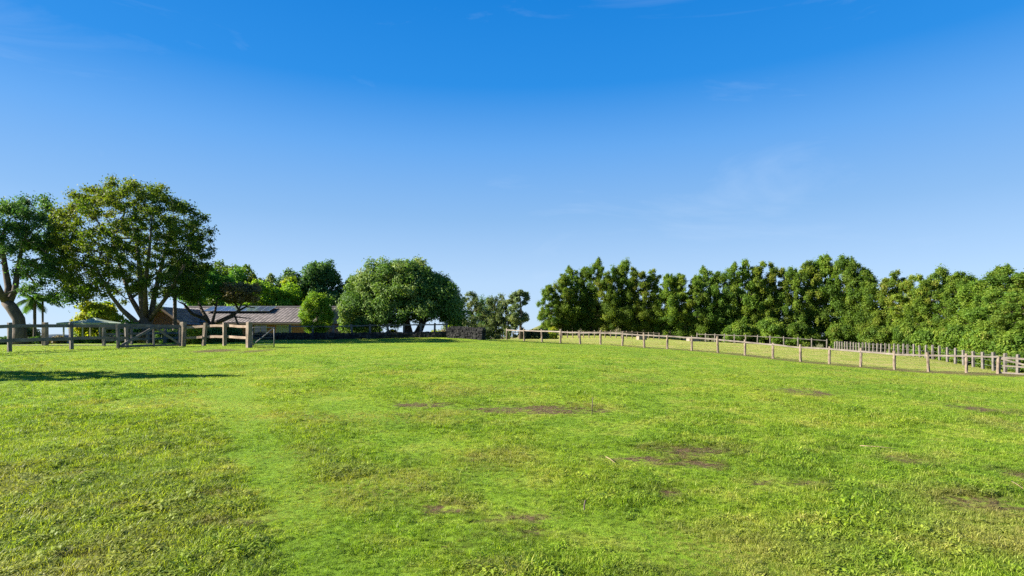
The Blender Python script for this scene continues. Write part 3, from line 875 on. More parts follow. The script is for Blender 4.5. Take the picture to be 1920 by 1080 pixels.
place_up('garden_tree', 'olive shrub mass behind the pale green gazebo', 180, 566, 90, 46, 'yellow', 43, 15000, 40, 0.22, 0.6, cat='shrub', zlow=0.15)
place_up('garden_tree', 'dark tree filling the space between roof and round clipped shrub', 640, 575, 50, 60, 'dark', 44, 10000, 30, 0.26, 0.6)

# slender gum with open tufts
d = 72.0
x, y = wx(976, d), d
z = gz(x, y)
R4 = lambda px, py, dy=0.0: (wx(px, d) - x, dy, wz(py, d) - z)
cen = [R4(*c, random.uniform(-0.6, 0.6)) for c in [(968, 552), (960, 556), (975, 548), (984, 552), (988, 560), (983, 568), (962, 564), (970, 562), (955, 566), (968, 575), (975, 585), (983, 592), (966, 590), (978, 600), (986, 598), (970, 604), (960, 580), (964, 598)]]
limbs = [([(0, 0, -0.4), R4(976, 610), R4(978, 590), R4(976, 570), R4(974, 552)], [0.2, 0.16, 0.13, 0.09, 0.05]), ([R4(977, 576), R4(984, 568), R4(987, 560)], [0.08, 0.06, 0.04])]
make_tree('gum_tree', 'slender gum with open tufted top at the right of the gap trees', 'tree', (x, y, z), limbs, cen, [np.array((0.55, 0.55, 0.42)) * random.uniform(0.8, 1.2) for _ in cen], 6500, 0.24, 0.45, LM['gum'], M['bark_pale'], shell=0.2)

# --- low spreading tree in front of the house roof
d = 44.0
bx, by = wx(392, d), d
bz = gz(bx, by)
R5 = lambda px, py, dy=0.0: (wx(px, 44.0 + dy) - bx, dy, wz(py, 44.0 + dy) - bz)
limbs = [([(0, 0, -0.3), R5(396, 612), R5(408, 604), R5(430, 594, -0.3), R5(448, 582, -0.4), R5(462, 575, -0.4), R5(478, 577, -0.5)], [0.26, 0.20, 0.17, 0.14, 0.10, 0.06, 0.03]),
         ([R5(404, 606), R5(420, 601, -0.8), R5(438, 594, -1.2), R5(470, 597, -1.5)], [0.12, 0.09, 0.06, 0.025]),
         ([R5(394, 616), R5(388, 598, 0.3), R5(378, 580, 0.6), R5(370, 560, 0.8)], [0.2, 0.16, 0.11, 0.06]),
         ([R5(390, 600), R5(360, 588, -0.5), R5(345, 570, -0.6), R5(335, 566, -0.6)], [0.15, 0.12, 0.08, 0.04]),
         ([R5(396, 614), R5(402, 590, 0.6), R5(408, 560, 0.9)], [0.13, 0.10, 0.05])]
cen = [R5(random.uniform(345, 430), random.uniform(510, 562), random.uniform(-1.6, 1.6)) for _ in range(40)]
rads = [np.array((0.5, 0.5, 0.34)) * random.uniform(0.7, 1.2) for _ in cen]
make_tree('spreading_tree', 'low spreading dark tree with bare slanting limbs before the tiled roof', 'tree', (bx, by, bz), limbs, cen, rads, 9000, 0.18, 0.45, LM['fern'], M['bark_dark'], shell=0.2)
bx2 = wx(452, 43)
bz2 = gz(bx2, 43)
R6 = lambda px, py, dy=0.0: (wx(px, 43.0 + dy) - bx2, dy, wz(py, 43.0 + dy) - bz2)
cen = [R6(random.uniform(425, 482), random.uniform(536, 566), random.uniform(-1, 1)) for _ in range(30)]
make_tree('spreading_tree', 'thin twiggy tree with brownish leaves hanging over the solar panels', 'tree', (bx2, 43, bz2), [([(0, 0, -0.3), R6(448, 612), R6(440, 592), R6(452, 572)], [0.1, 0.08, 0.07, 0.05])], cen,
          [np.array((0.45, 0.45, 0.32)) * random.uniform(0.7, 1.2) for _ in cen], 7000, 0.17, 0.5, LM['brown'], M['bark_dark'], shell=0.2)

# --- round clipped shrub
d = 46.5
x, y = wx(594, d), d
z = gz(x, y)
top, bot = wz(549, d) - z, wz(628, d) - z
cen = []
for q in ellipsoid_shell(110, (0, 0, (top + bot) / 2 - 0.1), (1.02, 1.0, (top - bot) / 2 * 0.92), -0.95, 0.84, 1.05, 0.075):
    zz = (q[2] - bot) / (top - bot)
    k = 1.0 + 0.12 * (zz > 0.25) * (zz < 0.6)
    cen.append((q[0] * k, q[1] * k, q[2]))
make_tree('clipped_shrub', 'rounded bright green clipped shrub at the right end of the roof', 'shrub', (x, y, z), [([(0, 0, -0.3), (0.03, 0, 1.0), (0, 0, 2.6)], [0.12, 0.1, 0.04])], cen,
          [np.array((0.30, 0.30, 0.30)) * random.uniform(0.8, 1.3) for _ in cen], 26000, 0.13, 0.45, LM['bright'], M['bark_dark'], shell=0.3, fuzz=0.35)

# --- shade caster standing left of the frame whose shadow lies across the turf
h = 8.2
tipx, tipy = -7.9, 16.2
Ls = h / math.tan(SUN_EL) * 0.97
x, y = tipx + sd.x * Ls, tipy + sd.y * Ls
z = gz(x, y)
cen, rads = [], []
for i in range(70):
    t = (i + 0.5) / 70
    zz = 1.3 + (h - 1.6) * t
    rr = 2.3 * (1 - t) ** 0.85 * random.uniform(0.6, 1.0)
    a = i * 2.4
    cen.append((rr * math.cos(a), rr * math.sin(a), zz)); q = 0.5 * (1 - 0.62 * t); rads.append((q, q, q * 0.8))
make_tree('conical_tree', 'tall conical tree left of the view casting the long shadow on the turf', 'tree', (x, y, z), [([(0, 0, -0.3), (0, 0, 4), (0, 0, h - 0.5)], [0.2, 0.13, 0.03])], cen, rads, 16000, 0.2, 0.5, LM['dark'], M['bark'], shell=0.3)

# ------------------------------------------------------------------ palms
def frond_mesh(length, droop, nleaf=24, leaf=0.45, name='frond'):
    mb = MB()
    pts = []
    for i in range(9):
        t = i / 8
        pts.append(Vector((length * (t - 0.12 * t * t), 0, 0.45 * length * t - droop * length * t * t)))
    mb.tube(pts, [0.025 * (1 - 0.8 * i / 8) for i in range(9)], 4)
    for i in range(nleaf):
        t = 0.15 + 0.85 * i / (nleaf - 1)
        k = min(7, int(t * 8)); f_ = t * 8 - k
        p = pts[k].lerp(pts[k + 1], f_)
        dr = (pts[k + 1] - pts[k]).normalized()
        for sgn in (-1, 1):
            ll = leaf * math.sin(math.pi * (0.15 + 0.75 * t)) + 0.08
            e = p + Vector((0, sgn, 0)) * ll * 0.75 + dr * ll * 0.6 + Vector((0, 0, -0.45 * ll))
            s_ = dr * 0.055
            mb.add([p - s_, p + s_, e], [(0, 1, 2)])
    return new_mesh(name, mb.v, mb.f, None, False, {'var': np.random.default_rng(3).random(len(mb.v))})

def palm(label, px, crown_py, d, base_r, nf, length, droop, lm, leaf=0.45, lean=0.0, bm='bark'):
    x, y = wx(px, d), d
    z = gz(x, y)
    h = wz(crown_py, d) - z
    t = thing('palm_tree', label, 'palm', (x, y, z), 0, 'garden palms')
    mb = MB()
    n = 9
    mb.tube([(lean * (i / n) ** 2, 0, -0.3 + (h + 0.3) * i / n) for i in range(n + 1)], [base_r * (1.35 - 0.6 * min(1, 3 * i / n)) for i in range(n + 1)], 9)
    mb.build('trunk', M[bm], t, True)
    meshes = [frond_mesh(length * q, droop * w_, leaf=leaf) for q, w_ in ((1, 1), (0.9, 1.3), (0.95, 0.7))]
    for me in meshes: me.materials.append(LM[lm])
    for i in range(nf):
        obj('frond', meshes[i % 3], t, (lean, 0, h), (0, random.uniform(-0.5, 0.25), i * 2.4))
    return t
palm('short palm with drooping fronds, nearer the forked tree, left side', 65, 566, 41, 0.13, 11, 1.5, 0.75, 'dark')
palm('thin-stemmed palm right of its twin beside the forked tree', 80, 560, 42, 0.09, 9, 1.4, 0.8, 'dark')
palm('tall slender grey-stemmed palm before the house gable', 328, 500, 42.5, 0.17, 13, 1.6, 1.15, 'dark')
palm('spiky light green palm rosette showing above the ridge of the roof', 556, 572, 61, 0.16, 16, 1.1, 0.3, 'bright', 0.25)

# shrubs and hedges behind the left fence
def bush(name, label, px, ty, wpx, d, lm, seed, nl=5000, size=0.16, r0=0.4, cat='shrub', group=None):
    x, y = wx(px, d), d
    z = gz(x, y)
    h = max(0.4, wz(ty, d) - z)
    w = wpx / F * d
    cen, rads = lump_crown(h * 0.9, w * 0.8, 24, 0.05, 1, min(r0, h * 0.45), seed, 0.3)
    return make_tree(name, label, cat, (x, y, z), [([(0, 0, -0.2), (0.02, 0, h * 0.5)], [0.05, 0.03])], cen, rads, nl, size, 0.55, LM[lm], M['bark_dark'], group, shell=0.3)
bush('shrub', 'grey-green shrub behind the fence right of the forked trunk', 55, 606, 46, 43, 'gum', 51)
bush('shrub', 'orange-tan shrub low behind the second fence post', 110, 631, 20, 39, 'brown', 52, 2500, 0.12, 0.3)
for i, (px, d_) in enumerate([(-15, 39.5), (15, 39.5), (48, 40), (78, 40), (150, 38.5), (178, 38.5)]):
    bush('shrub', ['dark low shrub at the left picture edge under the lower rail', 'dark low shrub just left of the forked trunk', 'dark low shrub right below the grey-green shrub', 'dark low shrub at the foot of the thin palm', 'dark low shrub under the left side of the gazebo', 'dark low shrub under the right side of the gazebo'][i],
         px, 634, 42, d_, 'dark', 60 + i, 3500, 0.14, 0.35, group='dark shrubs behind the left fence')
bush('shrub', 'yellow-green shrub behind the lit rails next to the gate post', 362, 614, 36, 37, 'yellow', 71, 5000, 0.14, 0.35)
bush('shrub', 'dark blue-green shrub filling the lit fence bay left of the corner post', 440, 616, 44, 39, 'dark', 72, 5000, 0.14, 0.35)
bush('shrub', 'dark shrub behind the middle of the lit fence section', 402, 618, 40, 38.5, 'dark', 73, 5000, 0.14, 0.35)
bush('shrub', 'green fern-like shrub at the foot of the domed tree', 238, 600, 34, 38.5, 'fern', 74, 5000, 0.16, 0.35)
bush('shrub', 'dark shrub in the shade behind the wooden gate', 265, 622, 60, 41.5, 'dark', 75, 5000, 0.16, 0.4)
bush('shrub', 'dark shrub in the shade behind the gate hinge post', 320, 620, 60, 41.5, 'dark', 76, 5000, 0.16, 0.4)
for i, (px, d_) in enumerate([(985, 84), (1002, 84), (1020, 84), (1036, 86)]):
    bush('shrub', f'{ORD[i]} low dark bush from the left along the far paddock rail', px, [619, 617, 616, 612][i], 24, d_, 'gum' if i < 3 else 'yellow', 80 + i, 2500, 0.2, 0.4, group='bushes along the far rail')
for i, (px, ty, w_, d_) in enumerate([(655, 612, 30, 52), (690, 618, 30, 53), (735, 618, 34, 53), (815, 622, 20, 56), (830, 620, 20, 58)]):
    bush('shrub', f'{ORD[i]} garden shrub from the left seen between the rail and stone wall', px, ty, w_, d_, ['gum', 'dark', 'yellow', 'yellow', 'brown'][i], 90 + i, 3500, 0.16, 0.35, group='shrubs behind the stone wall')

# ------------------------------------------------------------------ fences
def post_mesh(h, w, round_=False, taper=0.9, jit=0.012):
    mb = MB()
    n = 9 if round_ else 8
    rings = []
    prof = [(math.cos(2 * math.pi * k / n) * w / 2, math.sin(2 * math.pi * k / n) * w / 2) for k in range(n)] if round_ else \
           [(-w/2 + .015, -w/2), (w/2 - .015, -w/2), (w/2, -w/2 + .015), (w/2, w/2 - .015), (w/2 - .015, w/2), (-w/2 + .015, w/2), (-w/2, w/2 - .015), (-w/2, -w/2 + .015)]
    zs = [-0.35, 0.0, h * 0.35, h * 0.7, h - 0.02, h]
    vs = []
    lx, ly = random.gauss(0, 0.022), random.gauss(0, 0.022)
    for i, z in enumerate(zs):
        k = 1.0 if i < 4 else (taper if i == 5 else 0.98)
        for a, b in prof:
            vs.append((a * k + lx * z + random.uniform(-jit, jit), b * k + ly * z + random.uniform(-jit, jit), z + (random.uniform(-0.02, 0.01) if i == 5 else 0)))
    fs = []
    for i in range(len(zs) - 1):
        for k in range(n):
            a, b = i * n + k, i * n + (k + 1) % n
            fs.append((a, b, b + n, a + n))
    fs.append(tuple(range((len(zs) - 1) * n, len(zs) * n)))
    mb.add(vs, fs)
    return mb

def fence(name, label, posts, rails, pm, rm, rw=0.055, rh=0.14, round_=False, off=0.0, group=None, sag=0.006):
    """posts: (x, y, height, width); rails: heights above ground of each rail; each post and rail is a part"""
    x0, y0 = posts[0][0], posts[0][1]
    t = thing(name, label, 'fence', (x0, y0, gz(x0, y0)), 0, group)
    o0 = Vector(t.location)
    P = []
    for i, (x, y, h, w) in enumerate(posts):
        j = min(i, len(posts) - 2)
        dv = Vector((posts[j + 1][0] - posts[j][0], posts[j + 1][1] - posts[j][1], 0)).normalized()
        z = gz(x, y)
        P.append((Vector((x, y, z)), dv))
        post_mesh(h, w, round_).build('post', pm, t, False, loc=Vector((x, y, z)) - o0, rot=(0, 0, math.atan2(dv.y, dv.x) + random.uniform(-0.08, 0.08)))
    for r in rails:
        for i in range(len(posts) - 1):
            a, dv = P[i]; b, _ = P[i + 1]
            s = Vector((dv.y, -dv.x, 0)) * off
            mb = MB()
            ra, rb = r if isinstance(r, tuple) else (r, r)
            a_ = a + Vector((0, 0, ra + random.uniform(-sag, sag) * 2)) + s
            b_ = b + Vector((0, 0, rb + random.uniform(-sag, sag) * 2)) + s
            dd2 = (b_ - a_).normalized()
            mb.beam(a_ + dd2 * 0.012 - o0, b_ - dd2 * 0.012 - o0, rw, rh * random.uniform(0.92, 1.06), 0.012, 4)
            mb.build('rail', rm, t)
    return t

def pp(px, d): return wx(px, d), d
# left paddock fence running away to the gate
lf = [pp(px, d) + (1.30, 0.14) for px, d, b in LF[:4]]
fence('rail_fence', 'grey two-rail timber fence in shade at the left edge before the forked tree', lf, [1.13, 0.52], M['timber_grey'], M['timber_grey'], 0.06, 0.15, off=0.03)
fence('rail_fence', 'short sunlit two-rail fence between the gate post and stout corner post', [pp(342, 32.3) + (1.42, 0.26), pp(382, 32.0) + (1.28, 0.17), pp(421, 31.4) + (1.28, 0.17), pp(467, 30.3) + (1.37, 0.24)],
      [1.10, 0.50], M['timber'], M['timber_warm'], 0.06, 0.135, off=-0.10)
# yard fence seen through the gate
yf = [pp(195, 33.5), pp(222, 34.8), pp(247, 36), pp(277, 37.4), pp(309, 38.8), pp(335, 40)]
fence('yard_fence', 'three-rail grey yard fence seen behind the open wooden gate', [p_ + (1.2, 0.14) for p_ in yf], [1.05, 0.68, 0.32], M['timber_grey'], M['timber_grey'], 0.05, 0.14, off=0.05)
# strainer post behind
x, y = pp(84.5, 33)
mbp = post_mesh(1.35, 0.24)
o = mbp.build('strainer_post', M['timber'], None, loc=(x, y, gz(x, y)))
tag(o, 'thick lone timber post standing behind the left fence between its end posts', 'post')

# wooden farm gate swung open
g0 = Vector((*pp(338, 31.9), 0)); g1 = Vector((*pp(221.5, 28.2), 0))
g0.z, g1.z = gz(g0.x, g0.y), gz(g1.x, g1.y)
gate = thing('farm_gate', 'grey wooden farm gate with two diagonal braces standing ajar', 'gate', g0)
def gp(t, h): return g0.lerp(g1, t) + Vector((0, 0, h)) - g0
def part(name, a, b, w, h, m_, parent, seg=3):
    mb = MB(); mb.beam(a, b, w, h, 0.01, seg); return mb.build(name, m_, parent)
part('stile', gp(0, 0.05), gp(0, 1.18), 0.09, 0.09, M['timber_grey'], gate)
part('stile', gp(1, 0.0), gp(1.005, 1.22), 0.12, 0.12, M['timber_grey'], gate)
gn = (g1 - g0).normalized(); gnn = Vector((-gn.y, gn.x, 0)) * 0.0
side = Vector((gn.y, -gn.x, 0))
if side.y > 0: side = -side
part('stile', gp(0.47, 0.05) + side * 0.05, gp(0.47, 1.14) + side * 0.05, 0.09, 0.07, M['timber_grey'], gate)
part('rail', gp(0.0, 1.16), gp(1.0, 1.17), 0.05, 0.15, M['timber_grey'], gate)
part('rail', gp(0.0, 0.12), gp(1.0, 0.10), 0.05, 0.11, M['timber_grey'], gate)
part('brace', gp(0.47, 1.10) + side * 0.10, gp(1.0, 0.10) + side * 0.10, 0.045, 0.12, M['timber_grey'], gate)
part('brace', gp(0.47, 1.10) + side * 0.10, gp(0.02, 0.12) + side * 0.10, 0.045, 0.12, M['timber_grey'], gate)

# galvanised pipe gate
a0 = Vector((*pp(471, 30.6), 0)); a1 = Vector((*pp(514, 31.6), 0))
a0.z, a1.z = gz(a0.x, a0.y), gz(a1.x, a1.y)
pg = thing('pipe_gate', 'light galvanised pipe gate with one diagonal brace beside the corner post', 'gate', a0)
def pipe(name, a, b, r, par):
    mb = MB(); mb.tube([a, b], [r, r], 8); return mb.build(name, M['galv'], par, True)
d01 = a1 - a0
q = lambda t, h: d01 * t + Vector((0, 0, h))
pipe('stile', q(1, 0.0), q(1, 1.08), 0.030, pg)
pipe('stile', q(0.06, 0.1), q(0.06, 1.06), 0.022, pg)
pipe('top_rail', q(0.06, 1.06), q(1.0, 1.06), 0.022, pg)
pipe('bottom_rail', q(0.06, 0.12), q(1.0, 0.10), 0.022, pg)
pipe('brace', q(0.06, 0.12), q(0.97, 1.02), 0.025, pg)
for hh in (0.3, 0.5, 0.7, 0.9):
    mb = MB(); mb.tube([q(0.06, hh), q(1.0, hh)], [0.003, 0.003], 4); mb.build('mesh_wire', M['wire'], pg)

# right paddock fence: one rail, round posts
rp = []
for px, d_, b, t in RF[1:]:
    rp.append(pp(px, d_) + (max(1.12, min(1.42, (b - t) / F * d_)) * random.uniform(0.96, 1.04), 0.18))
fence('post_and_rail_fence', 'long single-rail fence with round posts curving down the right side', rp, [1.06], M['timber'], M['timber_pale'], 0.06, 0.115, True, off=0.06, sag=0.02)
# gate at the right end
r0 = Vector((*pp(1874, 36.0), 0)); r1 = Vector((r0.x + 2.6, r0.y - 1.7, 0))
r0.z, r1.z = gz(r0.x, r0.y), gz(r1.x, r1.y)
rg = thing('farm_gate', 'pale timber gate with diagonal brace cut by the right picture edge', 'gate', r0)
dr = r1 - r0
q = lambda t, h: dr * t + Vector((0, 0, h))
part('stile', q(0, 0.02), q(0, 1.05), 0.10, 0.10, M['timber_pale'], rg)
part('stile', q(1, 0.02), q(1, 1.05), 0.10, 0.10, M['timber_pale'], rg)
part('rail', q(0.0, 1.0), q(1.0, 1.0), 0.05, 0.12, M['timber_pale'], rg)
part('rail', q(0.0, 0.50), q(1.0, 0.50), 0.045, 0.10, M['timber_pale'], rg)
part('rail', q(0.0, 0.06), q(1.0, 0.06), 0.045, 0.09, M['timber_pale'], rg)
part('brace', q(0.02, 0.95) + Vector((-0.03, -0.05, 0)), q(0.98, 0.12) + Vector((-0.03, -0.05, 0)), 0.04, 0.10, M['timber_pale'], rg)

# tall grey posts strung with wire in front of the windbreak
pf = [pp(px, pal_d(px)) for px in PAL_X]
t = thing('post_and_wire_fence', 'row of tall flat grey posts strung with wire before the windbreak', 'fence', (pf[0][0], pf[0][1], gz(*pf[0])))
o0 = Vector(t.location)
pw = []
for i, (x, y) in enumerate(pf):
    z = gz(x, y)
    h = 1.34 + random.uniform(-0.06, 0.06)
    post_mesh(h, 0.165).build('post', M['timber_grey'], t, False, loc=Vector((x, y, z)) - o0, rot=(0, 0, random.uniform(-0.3, 0.3)))
    pw.append(Vector((x, y, z)) - o0)
for hh in (0.35, 0.75, 1.15):
    mb = MB(); mb.tube([p_ + Vector((0, -0.11, hh)) for p_ in pw], [0.004] * len(pw), 4); mb.build('wire', M['wire'], t)

# far paddock fences
ff = [pp(px, 90 - 0.004 * (px - 1075) + 0 * px) for px in np.linspace(912, 1236, 33)]
fence('far_fence', 'distant low post-and-rail fence across the middle of the dry paddock', [p_ + (1.12 + random.uniform(-.1, .1), 0.17) for p_ in ff], [0.98], M['timber'], M['timber'], 0.05, 0.11, True, off=0.05)
fb = [pp(px, 106 - 0.03 * (px - 1050) * 0.4) for px in np.linspace(1040, 1290, 16)]
fence('far_fence', 'farthest two-rail fence along the foot of the windbreak', [p_ + (1.4, 0.17) for p_ in fb], [1.25, 0.75], M['timber_pale'], M['timber_pale'], 0.05, 0.12, True, off=0.05)
fc = [pp(px, d_) for px, d_ in [(1307, 84), (1323, 83), (1340, 82), (1358, 81), (1377, 80), (1398, 79), (1420, 78), (1444, 77), (1470, 76), (1496, 75.2), (1522, 74.4), (1550, 73.6)]]
fence('far_fence', 'pale far rail dropping rightward past the second trough', [p_ + (1.35, 0.16) for p_ in fc], [1.15], M['timber_grey'], M['timber_grey'], 0.04, 0.08, True, off=0.05)

# troughs
def trough(label, px, d, w, h, dep, rz):
    x, y = pp(px, d)
    t = thing('water_trough', label, 'trough', (x, y, gz(x, y)), rz, 'troughs in the dry paddock')
    mb = MB(); mb.box(-w/2, w/2, -dep/2, -dep/2 + 0.08, -0.1, h); mb.build('side_panel', M['concrete'], t)
    mb = MB(); mb.box(-w/2, w/2, dep/2 - 0.08, dep/2, -0.1, h); mb.build('side_panel', M['concrete'], t)
    mb = MB(); mb.box(-w/2, -w/2 + 0.08, -dep/2 + 0.082, dep/2 - 0.082, -0.1, h); mb.build('end_panel', M['concrete'], t)
    mb = MB(); mb.box(w/2 - 0.08, w/2, -dep/2 + 0.082, dep/2 - 0.082, -0.1, h); mb.build('end_panel', M['concrete'], t)
    mb = MB(); mb.box(-w/2 + 0.082, w/2 - 0.082, -dep/2 + 0.082, dep/2 - 0.082, h - 0.16, h - 0.12); mb.build('water', M['glass'], t)
trough('smaller tan trough, left one of two in the dry paddock behind the fence', 1203, 76, 1.15, 0.48, 0.8, 0.25)
trough('larger tan trough, right one of two in the dry paddock behind the fence', 1299, 72, 1.35, 0.55, 0.8, 0.25)

# ------------------------------------------------------------------ low dry stone wall with rail fence on top
def stone_wall(name, label, path, hts, thick=0.5):
    x0, y0 = path[0]
    t = thing(name, label, 'wall', (x0, y0, gz(x0, y0)))
    o0 = Vector(t.location)
    core = MB(); st = MB()
    rs = random.Random(len(path) * 7 + int(x0))
    for i in range(len(path) - 1):
        a = Vector((*path[i], 0)); b = Vector((*path[i + 1], 0))
        a.z, b.z = gz(a.x, a.y), gz(b.x, b.y)
        ha, hb = hts[i], hts[i + 1]
        dv = (b - a); Lw = dv.length; dv.normalize()
        nrm = Vector((dv.y, -dv.x, 0)).normalized()
        if nrm.y > 0: nrm = -nrm
        c = []
        for p_, h_ in ((a, ha), (b, hb)):
            for s in (1, -1):
                for zz in (-0.3, h_ - 0.06):
                    c.append(p_ + nrm * s * (thick / 2 - 0.06) + Vector((0, 0, zz)) - o0)
        core.add(c, [(0, 1, 5, 4), (2, 6, 7, 3), (1, 3, 7, 5), (0, 2, 3, 1), (4, 5, 7, 6)])
        for face in (1, -1, 0):
            if face == -1 and True:
                pass
            zc = 0.0 if face else None
            rows = max(2, int(round(max(ha, hb) / 0.17)))
            for r in range(rows if face else 2):
                u = rs.uniform(-0.1, 0.05)
                while u < Lw:
                    sw = rs.uniform(0.16, 0.36)
                    tt = min(1, max(0, (u + sw / 2) / Lw))
                    H = ha + (hb - ha) * tt
                    base = a.lerp(b, tt)
                    if face:
                        cz = (r + 0.5) / rows * H
                        ctr = base + nrm * face * (thick / 2 - 0.03 + rs.uniform(-0.03, 0.04)) + Vector((0, 0, cz))
                        sz = (sw / 2 * 1.02, 0.10, H / rows / 2 * rs.uniform(0.9, 1.15))
                    else:
                        ctr = base + nrm * ((r - 0.5) * thick * 0.5) + Vector((0, 0, H + rs.uniform(-0.05, 0.03)))
                        sz = (sw / 2, thick * 0.26, rs.uniform(0.06, 0.11))
                    # chamfered irregular stone
                    vs = []
                    for sx in (-1, 1):
                        for sy in (-1, 1):
                            for s_z in (-1, 1):
                                v = dv * sx * sz[0] * rs.uniform(0.72, 1.0) + nrm * sy * sz[1] * rs.uniform(0.7, 1.1) + Vector((0, 0, s_z * sz[2] * rs.uniform(0.75, 1.0)))
                                vs.append(ctr + v - o0)
                    st.add(vs, [(0, 1, 3, 2), (4, 6, 7, 5), (0, 4, 5, 1), (2, 3, 7, 6), (1, 5, 7, 3), (0, 2, 6, 4)])
                    u += sw
    core.build('core', M['stone'], t)
    so = st.build('stones', M['stone'], t)
    so['kind'] = 'stuff'
    return t
wp = [pp(470, 43.4), pp(545, 44.4), pp(620, 45.2), pp(695, 45.9), pp(770, 46.4), pp(836, 46.4)]
stone_wall('stone_wall', 'low dark dry stone wall running in front of the house and domed tree', wp, [0.48, 0.48, 0.46, 0.42, 0.40, 0.40])
wq = [pp(841, 45.6), pp(872, 45.2), pp(905, 44.6)]
stone_wall('stone_wall', 'taller dark stone wall block standing left of the fence bend', wq, [0.82, 0.86, 0.86], 0.6)
wf = [(543, 45.1), (587, 45.6), (625, 46.0), (660, 46.3), (694, 46.6), (728, 46.9), (757, 47.1), (788, 47.2), (815, 47.2), (838, 47.2)]
fence('rail_fence', 'grey single-rail fence standing just behind the low stone wall', [pp(px, d_) + (1.22, 0.15) for px, d_ in wf], [1.08], M['timber_grey'], M['timber_grey'], 0.055, 0.10, off=0.05)

# ------------------------------------------------------------------ house
hx0, hx1 = wx(318, 53), wx(606, 53)
hy0, hy1 = 52.0, 60.0
hb = gz((hx0 + hx1) / 2, 53) - 0.1
ze = wz(605.5, 51.4)           # eave
zr = wz(577, 56.0)             # ridge
house = thing('house', 'long low brick house with brown tiled roof behind the stone wall', 'house', ((hx0 + hx1) / 2, 56.0, hb))
ho = Vector(house.location)
def L_(x, y, z): return (x - ho.x, y - ho.y, z - ho.z)
mb = MB()
mb.box(hx0 - ho.x, hx1 - ho.x, hy0 - ho.y, hy1 - ho.y, -0.3, ze - ho.z + 0.02)
mb.build('wall', M['brick'], house)

def roof_slab(name, A, B, Cc, D, rows, cols, parent, wave=0.03):
    """tiled slope: A,B eave ends, D,C ridge ends; stepped courses and rolled tiles"""
    A, B, Cc, D = map(Vector, (A, B, Cc, D))
    n = (B - A).cross(D - A).normalized()
    if n.z < 0: n = -n
    vs, fs, var = [], [], []
    per = 4
    nc = cols * per + 1
    for r in range(rows):
        for e in (0, 1):
            t = (r + e * 1.0) / rows
            lift = 0.055 if e == 0 else 0.005
            for k in range(nc):
                u = k / (nc - 1)
                p_ = A.lerp(B, u).lerp(D.lerp(Cc, u), t)
                wv = wave * (0.5 - 0.5 * math.cos(2 * math.pi * (k % per) / per))
                vs.append(p_ + n * (lift + wv))
    tv = np.random.default_rng(rows * cols).random((rows, cols + 1))
    for r in range(rows):
        for e in (0, 1):
            for k in range(nc):
                var.append(tv[r, k // per])
    for r in range(rows):
        b0 = (2 * r) * nc
        for k in range(nc - 1):
            fs.append((b0 + k, b0 + k + 1, b0 + nc + k + 1, b0 + nc + k))
            if r + 1 < rows:
                b1 = b0 + nc
                fs.append((b1 + k, b1 + k + 1, b1 + nc + k + 1, b1 + nc + k))
    fs2 = np.array(fs)
    o = obj(name, new_mesh(name, vs, fs2, M['tile'], False, {'var': var}), parent)
    o['kind'] = 'stuff'
    return o
ov = 0.6
y_e, y_r = hy0 - ov, 56.0
y_b = hy1 + ov
roof = obj('roof', None, house)
me_mb = MB()
me_mb.add([L_(hx0 - 0.3, y_e, ze), L_(hx1 + 0.4, y_e, ze), L_(hx1 + 0.4, y_r, zr), L_(hx0 - 0.3, y_r, zr), L_(hx0 - 0.3, y_b, ze), L_(hx1 + 0.4, y_b, ze)],
          [(0, 1, 2, 3), (3, 2, 5, 4), (0, 3, 4), (1, 5, 2), (0, 4, 5, 1)])
bpy.data.objects.remove(roof)
roof = me_mb.build('roof', M['tile'], house)
roof_slab('roof_tiles', L_(hx0 - 0.3, y_e - 0.03, ze), L_(hx1 + 0.4, y_e - 0.03, ze), L_(hx1 + 0.4, y_r, zr), L_(hx0 - 0.3, y_r, zr), 15, 46, roof)
mb = MB(); mb.tube([L_(hx0 - 0.3, y_r, zr + 0.06), L_(hx1 + 0.4, y_r, zr + 0.06)], [0.11, 0.11], 8); mb.build('ridge_cap', M['tile'], roof)
mb = MB(); mb.box(hx0 - 0.3 - ho.x, hx1 + 0.4 - ho.x, y_e - 0.16 - ho.y, y_e - 0.04 - ho.y, ze - 0.12 - ho.z, ze - 0.005 - ho.z); mb.build('gutter', M['gutter'], roof)
# front wing with gable towards the camera
gx0, gx1 = wx(252, 48.6), wx(346, 48.6)
gxm = (gx0 + gx1) / 2
zge = wz(609, 48.6); zga = wz(575, 48.6)
gy = 49.0
wb = hb
mb = MB()
mb.add([L_(gx0 + 0.35, gy, wb - 0.3), L_(gx1 - 0.35, gy, wb - 0.3), L_(gx1 - 0.35, gy, zge + 0.10), L_(gxm, gy, zga - 0.16), L_(gx0 + 0.35, gy, zge + 0.10),
        L_(gx0 + 0.35, hy0 + 1, wb - 0.3), L_(gx1 - 0.35, hy0 + 1, wb - 0.3), L_(gx1 - 0.35, hy0 + 1, zge + 0.1), L_(gx0 + 0.35, hy0 + 1, zge + 0.1)],
       [(0, 1, 2, 3, 4), (1, 6, 7, 2), (5, 0, 4, 8)])
mb.build('gable_wall', M['brick'], house)
roof_slab('roof_tiles', L_(gx1, gy - 0.5, zge), L_(gx1, 55.5, zge), L_(gxm, 55.5, zga), L_(gxm, gy - 0.5, zga), 10, 22, roof)
roof_slab('roof_tiles', L_(gx0, 55.5, zge), L_(gx0, gy - 0.5, zge), L_(gxm, gy - 0.5, zga), L_(gxm, 55.5, zga), 10, 22, roof)
for gxs in (gx0, gx1):
    mb = MB(); mb.beam(L_(gxs, gy - 0.52, zge - 0.04), L_(gxm, gy - 0.52, zga - 0.04), 0.05, 0.18); mb.build('barge_board', M['barge'], house)
